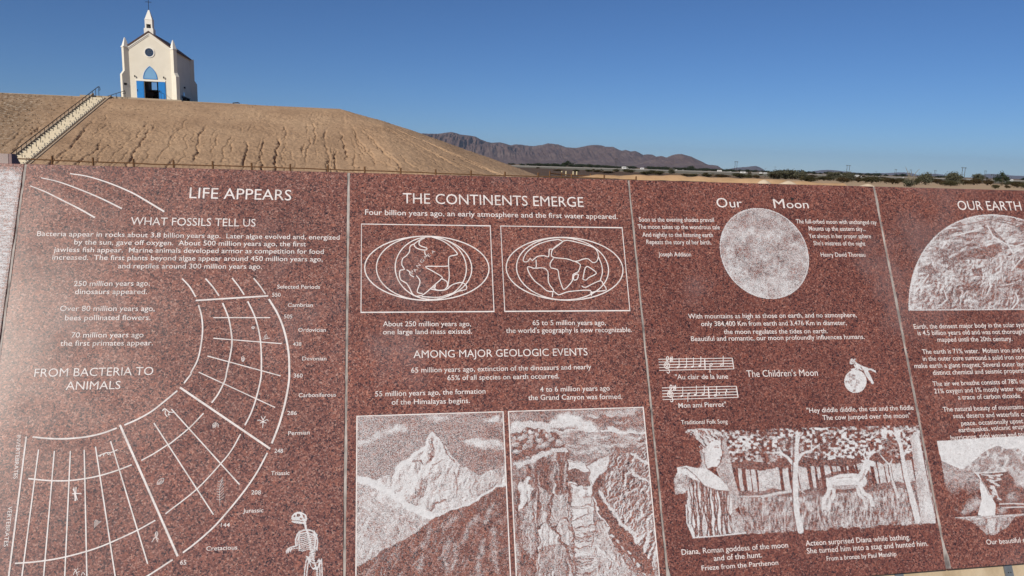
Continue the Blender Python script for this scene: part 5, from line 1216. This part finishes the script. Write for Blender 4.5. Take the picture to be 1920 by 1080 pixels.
# unit shrubs (1 m tall), three builds each kind
KIND = {}
for kname, mat, leaf, n in (('creosote', LF_OL, .058, 2100), ('brush', LF_BR, .055, 2100), ('mesquite', LF_GR, .048, 2600), ('tree', LF_DK, .055, 1100)):
    KIND[kname] = []
    for v in range(3):
        fm = foliage(10*v+len(kname), n, .62+.12*v, .6, 1.0, leaf, .10, 22+6*v); fm.materials.append(mat)
        sm = stems(v+3, 9, .6, 1.0, .022); sm.materials.append(STEM); KIND[kname].append((fm, sm))
def plant(name, kind, v, pxx, base, top, wpx, label, cat, group=None, Y=None):
    """base/top rows and width in the photograph, stood on the ground there"""
    p = ground(pxx, base) if Y is None else np.array([at(pxx, base, Y)[0], Y, 0])
    d = (p - CAM) @ FWD; h = (base-top)/FPX*d*1.02; wd = wpx/FPX*d/1.35
    o = empty(name, (p[0], p[1], 0), (pxx*7.3) % 6.28); o.scale = (wd, wd, h); tag(o, label, cat, group)
    fm, sm = KIND[kind][v % 3]; link('crown' if kind == 'tree' else 'foliage', fm, None, o); link('trunk' if kind == 'tree' else 'stems', sm, None, o); return o
SH = [ # name kind v x base top width label
 ('creosote_bush','creosote',0,1212,328.0,321.0,26,'broad dark bush just above the sand bank, right of the white house'),
 ('creosote_bush','creosote',1,1236,328.5,320.5,18,'dark bush by the foot of the tall mesquite in front of the mountain'),
 ('mesquite_tree','mesquite',0,1258,327.5,315.5,12,'thin grey upright mesquite standing out against the mountain foot'),
 ('brush_plant','brush',1,1288,331.0,326.0,22,'flat brown brush on the flat below the rounded mountain'),
 ('creosote_bush','creosote',2,1300,331.5,326.0,18,'olive bush below the right end of the rounded mountain'),
 ('creosote_bush','creosote',0,1325,332.5,325.5,20,'dark bush left of the H-frame pole beside the small far hill'),
 ('brush_plant','brush',0,1352,334.0,326.5,26,'brown brush directly below the left white sheds'),
 ('creosote_bush','creosote',1,1388,334.0,326.0,24,'wide olive bush below the H-frame pole beside the small far hill'),
 ('creosote_bush','creosote',2,1404,335.0,326.0,10,'narrow dark bush below the small far hill'),
 ('creosote_bush','brush',2,1419,335.5,328.0,9,'small upright bush left of the big mesquite clump'),
 ('mesquite_tree','mesquite',1,1457,336.0,319.5,40,'left part of the big grey mesquite clump above the soil heaps'),
 ('mesquite_tree','mesquite',2,1484,336.5,318.0,42,'middle of the big grey mesquite clump, its tallest crown'),
 ('mesquite_tree','mesquite',0,1502,337.5,321.0,26,'right shoulder of the big grey mesquite clump'),
 ('creosote_bush','creosote',1,1451,335.5,327.0,18,'dark bush in front of the left edge of the mesquite clump'),
 ('creosote_bush','creosote',0,1490,336.5,327.5,14,'dark bush in front of the tallest mesquite crown'),
 ('creosote_bush','creosote',1,1517,342.0,331.0,26,'low yellowish olive bush at the right end of the sand bank'),
 ('creosote_bush','brush',2,1503,339.5,331.5,10,'small dry bush beside the yellowish olive bush'),
 ('creosote_bush','creosote',2,1545,339.0,331.0,24,'dark olive bush below the left far blue hill'),
 ('mesquite_tree','mesquite',2,1563,339.0,322.0,24,'grey leafy mesquite below the left far blue hill'),
 ('mesquite_tree','mesquite',1,1590,341.5,323.0,24,'grey mesquite right under the middle H-frame pole'),
 ('brush_plant','brush',0,1580,343.0,332.5,24,'brown bush left of the mesquite under the middle H-frame pole'),
 ('brush_plant','brush',1,1609,342.0,332.0,22,'brown bush right of the mesquite under the middle H-frame pole'),
 ('creosote_bush','creosote',2,1634,344.0,330.0,26,'dark brown bush above the joint of the last two tablets'),
 ('brush_plant','brush',2,1660,343.5,334.5,24,'low brown brush between the joint bush and the ocotillo, left one'),
 ('brush_plant','brush',0,1674,345.5,334.5,26,'low brown brush just left of the ocotillo'),
 ('creosote_bush','creosote',0,1694,344.0,334.5,18,'dark brush touching the left of the ocotillo'),
 ('creosote_bush','creosote',1,1718,347.0,335.0,14,'dark brush touching the right of the ocotillo'),
 ('mesquite_tree','mesquite',0,1735,347.0,324.0,28,'tall grey green mesquite right of the ocotillo'),
 ('brush_plant','brush',1,1757,344.5,335.5,26,'brown brush right of the tall mesquite by the ocotillo'),
 ('creosote_bush','brush',2,1767,348.0,340.5,12,'small round bush alone on bare sand right of the ocotillo'),
 ('mesquite_tree','mesquite',1,1786,348.5,323.5,30,'spreading grey mesquite left of the right H-frame pole'),
 ('creosote_bush','creosote',2,1782,349.5,339.0,20,'dark bush at the foot of the spreading mesquite'),
 ('brush_plant','brush',0,1808,347.0,336.0,22,'brown brush below the right H-frame pole'),
 ('brush_plant','brush',1,1826,347.0,335.5,22,'brown brush between the right H-frame pole and the round dark tree'),
 ('mesquite_tree','mesquite',2,1833,344.0,326.0,22,'grey bush behind brush right of the right H-frame pole'),
 ('brush_plant','brush',2,1851,347.5,337.0,22,'brown brush at the left of the round dark tree'),
 ('creosote_bush','creosote',1,1866,354.0,346.5,13,'small dark bush on the sand in front of the round dark tree'),
 ('desert_tree','tree',0,1878,348.5,326.0,26,'round dark green tree near the right edge of the photo'),
 ('creosote_bush','brush',0,1888,353.5,347.0,10,'thin dry bush under the right side of the round dark tree'),
 ('brush_plant','brush',1,1907,352.0,341.5,24,'brown brush at the right edge of the photo'),
 ('creosote_bush','creosote',2,1930,354.0,342.0,24,'bush cut by the right edge of the photo'),
 ('creosote_bush','creosote',0,1080,322.5,317.8,14,'dark bush behind the rightmost yellow bollards'),
 ('creosote_bush','creosote',1,1104,322.5,318.0,14,'dark bush between the yellow bollards and the far power pole'),
 ('creosote_bush','creosote',2,1175,323.5,317.0,14,'dark bush just below the white house'),
 ('brush_plant','brush',0,1140,325.5,320.5,24,'flat brown brush below the far power pole'),
 ('brush_plant','brush',1,1045,321.0,317.5,18,'flat brown brush left of the yellow bollards'),
]
for r_ in SH: plant(r_[0], r_[1], r_[2], r_[3], r_[4], r_[5], r_[6], r_[7], 'shrub' if r_[0] != 'desert_tree' else 'tree')
rb = random.Random(77)
for i in range(54):
    x = rb.uniform(1000, 1940); b = hor(x) + rb.choice([rb.uniform(5.2, 9), rb.uniform(8, 14)]); h = rb.uniform(1.6, 3.6) if b-hor(x) < 9 else rb.uniform(3, 6.0)
    plant('scrub_bush', rb.choice(['creosote','brush','creosote']), i, x, b, b-h, h*rb.uniform(1.8, 4.2), 'low dark scrub bush on the open desert flat', 'shrub', 'low scrub bushes on the desert flat')
# ocotillo
p = ground(1705, 350.5); oc = empty('ocotillo_plant', (p[0], p[1], 0)); tag(oc, 'ocotillo with a fan of thin bare stems, two of them much longer', 'ocotillo')
OCO = simple('grey_ocotillo_stems', (.20,.17,.12), .9, 0, .3, 12)
rb = random.Random(5); d = (p-CAM) @ FWD; k_ = d/FPX
for i in range(46):
    a = rb.uniform(-1, 1); h = rb.uniform(13, 19)*k_; yy = rb.uniform(-.8, .8)
    MB().tube([(a*2*k_, yy*.2, -.05), (a*5*k_, yy*.5, h*.45), (a*rb.uniform(7, 10)*k_, yy, h)], [.05, .045, .02], 5).build('stem', OCO, oc)
for a, h in ((-11, 37), (16, 34), (-4, 30), (2, 29)): MB().tube([(0, 0, -.05), (a*.25*k_, 0, h*.45*k_), (a*.62*k_, .1, h*.8*k_), (a*k_, .1, h*k_)], [.06, .05, .04, .018], 5).build('stem', OCO, oc)
fm = foliage(44, 1500, 9*k_, .8, 15*k_, .09, .15, 30); fm.materials.append(LF_GR); link('foliage', fm, None, oc)

# distant tree line
rb = random.Random(12)
def fartree(x, dpx, h, w_, label, group=None, v=0): return plant('desert_tree', 'tree', v, x, hor(x)+dpx, hor(x)+dpx-h, w_, label, 'tree', group)
fartree(1063, 3.9, 11.0, 22, 'big rounded dark tree, tallest in the distant tree line', None, 0)
fartree(1106, 3.6, 7.5, 14, 'dark rounded tree midway between the biggest far tree and the far power pole', None, 1)
fartree(1036, 3.4, 6.6, 12, 'dark tree just left of the biggest far tree', None, 2)
fartree(1294, 3.0, 9.0, 16, 'round dark tree at the foot of the rounded mountain', None, 1)
for i in range(190):
    x = rb.uniform(955, 1380) if i % 3 else rb.uniform(1380, 1940); dpx = rb.uniform(2.0, 3.4); h = rb.uniform(3.2, 5.6) if x < 1330 else rb.uniform(3.0, 5.0)
    fartree(x, dpx, h, h*rb.uniform(2.0, 4.2), 'dark green tree in the distant tree line below the mountains', 'trees of the distant tree line', i)
# ---------------------------------------------------------------- power poles
PW = simple('dark_pole_wood', (.055,.045,.04), .85, 0, .2, .5)
def hpole(x, ytop, ybase, gap, label, single=False, thick=.28):
    hpx = ybase - ytop; Y = 18*FPX/hpx; p = at(x, ybase, Y); p[2] = 0; k_ = Y/FPX
    o = empty('power_pole', (p[0], p[1], 0)); tag(o, label, 'power pole'); g = gap*k_/2
    H_ = at(x, ytop, Y)[2]
    for s_ in ((0,) if single else (-1, 1)): MB().tube([(s_*g, 0, 0), (s_*g, 0, H_)], [thick*1.15, thick*.85], 6).build('pole', PW, o)
    q = MB(); ww = max(g*1.9, 2.2); q.box(-ww, ww, -thick*.5, thick*.5, H_-.9, H_-.35); cr_ = q.build('crossarm', PW, o)
    q = MB()
    for s_ in (-1, 0, 1): q.tube([(s_*ww*.92, 0, H_-.95), (s_*ww*.92, 0, H_-2.1)], .16, 5)
    q.build('insulators', PW, cr_)
hpole(1154.5, 297, 317.5, 2.8, 'far dark power pole standing against the mountains left of the white house', thick=.30)
hpole(1379, 302.3, 322.5, 3.6, 'H-frame power pole rising beside the small far hill', thick=.30)
hpole(1589, 309.3, 329, 4.6, 'H-frame power pole behind the grey mesquite, middle of three tall ones', thick=.33)
hpole(1805, 313.6, 335, 5.0, 'tallest H-frame power pole on the right, clear of the bushes', thick=.36)
for x, y0, y1, lb in ((1452.5, 312.5, 322.5, 'small far power pole above the big mesquite clump'), (1678.5, 317, 329, 'tiny far power pole left of the ocotillo'), (1706.5, 318, 330, 'tiny far power pole right behind the ocotillo'), (1752.5, 319, 331, 'tiny far power pole between the ocotillo and the right H-frame'), (1846.5, 319.8, 333, 'tiny far power pole left of the round dark tree'), (1642, 320.5, 328, 'faintest far power pole above the last tablet joint'), (1434.5, 315, 322, 'faint far power pole at the right foot of the small far hill')):
    hpole(x, y0, y1, 2.4, lb, single=(y1-y0 < 11), thick=.34)
MK = simple('white_marker_paint', (.75,.73,.68), .7)
for x, b, t, lb in ((1614.5, 334, 330.3, 'thin white marker post left of the last tablet joint'), (1693, 335.5, 331.8, 'thin white marker post left of the ocotillo')):
    p = ground(x, b); d = (p-CAM) @ FWD; h = (b-t)/FPX*d; q = MB(); q.tube([(0,0,-.1),(0,0,h)], .09, 6).tube([(0,0,h),(0,0,h+.12)], [.09,.02], 6)
    o = q.build('marker_post', MK); o.location = (p[0], p[1], 0); tag(o, lb, 'marker post')
# ---------------------------------------------------------------- far white buildings
WH = simple('white_siding', (.80,.80,.78), .7, 0, .05, .3); RFD = simple('grey_roof', (.34,.33,.32), .8, 0, .1, .3); RFW = simple('white_roof', (.85,.85,.84), .6, 0, .04, .3); WIN = simple('dark_window', (.04,.05,.06), .2)
def house(x, dpx, wpx, hpx, label, roof=RFW, wins=3, flat=False):
    p = ground(x, hor(x)+dpx); d = (p-CAM) @ FWD; k_ = d/FPX; W_, H_ = wpx*k_/2, hpx*k_
    o = empty('white_house', (p[0], p[1], 0), -(x-960)/FPX*.6); tag(o, label, 'building'); D_ = min(W_*1.3, 7)
    MB().box(-W_, W_, 0, D_, -.1, H_*.72).build('wall', WH, o)
    q = MB()
    if flat: q.box(-W_*1.04, W_*1.04, -.3, D_+.3, H_*.725, H_*.86)
    else: q.prism([(-W_*1.05, H_*.725), (W_*1.05, H_*.725), (W_*.8, H_), (-W_*.8, H_)], -.4, D_+.4)
    q.build('roof', roof, o)
    for i in range(wins):
        xx = W_*(-.65+1.3*(i+.5)/wins); qq = MB(); qq.box(xx-.5, xx+.5, -.06, -.004, H_*.3, H_*.55); qq.build('window', WIN, o)
house(1172, 3.0, 12.5, 4.6, 'white house with flat roof below the mountains, largest far building', wins=4, flat=True)
HS = [(1182.5,2.6,4,2.4,'small white shed close to the right of the largest white house'), (1123,2.4,5,1.9,'low white building left of the far power pole'), (1204,2.6,7,2.4,'white building with pale roof right of the largest white house'), (1266,2.5,7,2.0,'long low white building below the mountain saddle'), (1279.5,2.2,4,1.7,'tiny white building below the rounded mountain'),
 (1349,3.2,8,3.0,'white sheds near the H-frame pole by the small far hill'), (1370,2.6,11,2.4,'long pale roofed building behind the H-frame pole by the small far hill'), (1393,4.2,9,3.4,'white building with dark top below the small far hill'), (1426.5,4.4,5,2.6,'left of two white sheds at the right foot of the small far hill'), (1435,4.4,6,2.2,'right of two white sheds at the right foot of the small far hill'),
 (1576,4.0,7.5,3.2,'white building left of the middle H-frame pole'), (1607,4.6,7,2.8,'white building right of the middle H-frame pole'), (1897,4.2,4.5,2.8,'tiny white building right of the round dark tree'), (1002,2.0,3,2.0,'tiny white building at the left end of the tree line'), (975.5,1.6,2.4,2.2,'tiny white building just right of the hill foot'), (990.5,2.8,2.2,2.2,'tiny white building between two others right of the hill foot')]
for x, dp, wp, hp, lb in HS: house(x, dp, wp, hp, lb, RFD if 'dark top' in lb else RFW, 2)

# ---------------------------------------------------------------- mountains
def make_mtn(name, c0, c1, c2, sc_=.004):
    M = Mat(name); p = M.pos(); n1 = M.noise(p, sc_, 8, .65); n2 = M.noise(p, sc_*6, 6, .65)
    c = M.ramp(n1, [(.32, c0), (.52, c1), (.72, c2)]); c = M.mix(1.0, c, M.ramp(n2, [(.3, .68), (.7, 1.3)]), 'MULTIPLY')
    M.set(c, .95, spec=.05); return M.m
MTN = make_mtn('mountain_rock', (.105,.068,.062), (.145,.098,.088), (.21,.155,.13))
MTN2 = make_mtn('far_hill_rock', (.10,.075,.075), (.13,.10,.10), (.17,.13,.12), .002)
def mountains(name, prof, Yr, Yf, seed, mat, nx=760, nr=84, spur=1.0, skirt=1.5, rough=1.0):
    xs = np.linspace(prof[0][0], prof[-1][0], nx); ys = np.interp(xs, [p[0] for p in prof], [p[1] for p in prof])
    Zr = np.array([max(0.0, at(x, y, Yr)[2]) for x, y in zip(xs, ys)]); sm = np.convolve(np.pad(Zr, 12, 'edge'), np.ones(25)/25, 'valid')
    r = np.linspace(0, 1.35, nr); R_, I = np.meshgrid(r, np.arange(nx), indexing='ij')
    dirx = np.array([at(x, 300, 1.0)[0] for x in xs]); Xr = dirx*Yr; Yb = Yf
    Y_ = Yb + (Yr-Yb)*R_; X_ = dirx[I]*Y_
    q = X_/(Yr*.022); wv = ridged(q + 1.2*fbm(q*.5, R_*2, seed, 2), R_*1.1, seed, 5); wv2 = ridged(q*2.7+R_*1.5, R_*2.5, seed+9, 4)
    up_ = np.clip(R_, 0, 1); base = np.where(R_ <= 1, up_**1.25, np.clip(1-(R_-1)*1.8, 0, 1))
    amp = np.sin(np.pi*np.clip(up_, 0, 1))**.8
    Z_ = (Zr[I]*base*up_ + sm[I]*base*(1-up_)) * (1 + rough*amp*(.85*(wv-.55) + .5*(wv2-.5) + .3*(ridged(q*6.5+R_*2, R_*6, seed+21, 3)-.5)) )
    Z_ = np.minimum(Z_, np.where(R_ <= 1, Zr[I]*(.5+.5*R_), Z_))
    Z_ = np.maximum(Z_, 0) - np.where(R_ < .02, 8, 0) + np.where(R_ < .02, 0, 0)
    v = np.stack([X_, Y_, Z_], -1); idx = np.arange(nr*nx).reshape(nr, nx)
    me = raw_mesh(name, v.reshape(-1, 3), np.stack([idx[:-1,:-1], idx[:-1,1:], idx[1:,1:], idx[1:,:-1]], -1).reshape(-1, 4))
    o = link(name, me, mat, None, False); o['kind'] = 'structure'; return o
main = [(560,285),(640,272),(700,262),(740,256),(775,252),(795,249.5),(805,250.5),(818,250.5),(833,248.8),(845,247.3),(855,249.5),(862,252),(880,254),(891,256),(900,261),(912,265.5),(922,267.5),(930,267),(937,266.7),(945,268.7),(957,272.5),(965,270.5),(975,271),(985,272),(1000,274),(1008,272),(1015,271.8),(1027,268.3),(1045,270),(1053,273),(1060,276),(1080,277),(1092,274.5),(1100,272.5),(1118,271),(1128,272.8),(1135,274.8),(1148,275),(1158,280),(1165,282.5),(1172,280.8),(1182,283.8),(1190,282.8),(1200,287),(1205,290),(1213,289),(1222,289.5),(1227,292),(1232,294.5)]
mountains('mountains', main + [(1240,296),(1260,301),(1290,309),(1320,318)], 8200, 6400, 3, MTN)
mountains('mountains', [(1170,320),(1200,304),(1220,296),(1232,293),(1240,292),(1247,294.5),(1250,295),(1258,291),(1266,289),(1272,288.6),(1278,288.6),(1284,290.5),(1290,292),(1297,294),(1305,298),(1312,301),(1318,303.8),(1326,308),(1332,309.2),(1338,309.5),(1346,310.5),(1353,315),(1362,319.5)], 7000, 5900, 11, MTN, 240)
mountains('hills', [(1350,321),(1366,317),(1376,315.3),(1384,314.2),(1393,313.3),(1401,313),(1407,312.2),(1413,311.4),(1419,311.3),(1425,313.2),(1432,317),(1440,322)], 12000, 10800, 15, MTN2, 120, 24)
for k, pr in enumerate(([(1500,325),(1525,321),(1540,319),(1556,318.4),(1572,319.8),(1590,322),(1615,324.2),(1640,324.6),(1665,324.5),(1685,323.4),(1700,323.2),(1715,325.3),(1735,331)], [(1720,332),(1738,327.5),(1750,325.9),(1760,325.9),(1772,327.6),(1785,332.5)], [(1820,334),(1838,330),(1850,327),(1858,326),(1872,326.4),(1888,328.3),(1905,329.5),(1930,330),(1980,329),(2050,334),(2100,341)])):
    mountains('hills', pr, 15500, 13800, 30+k, MTN2, 90, 16, rough=.6)

# ---------------------------------------------------------------- thin desert air
HZ = bpy.data.materials.new('haze'); HZ.use_nodes = True; t_ = HZ.node_tree; t_.nodes.clear()
pv = t_.nodes.new('ShaderNodeVolumePrincipled'); pv.inputs['Density'].default_value = 3.2e-5; pv.inputs['Color'].default_value = (.62, .78, 1.0, 1); pv.inputs['Anisotropy'].default_value = .1
om = t_.nodes.new('ShaderNodeOutputMaterial'); t_.links.new(pv.outputs[0], om.inputs['Volume'])
o = MB().box(-18500, 18500, -18500, 18500, -1.0, 470).build('haze', HZ); o['kind'] = 'stuff'
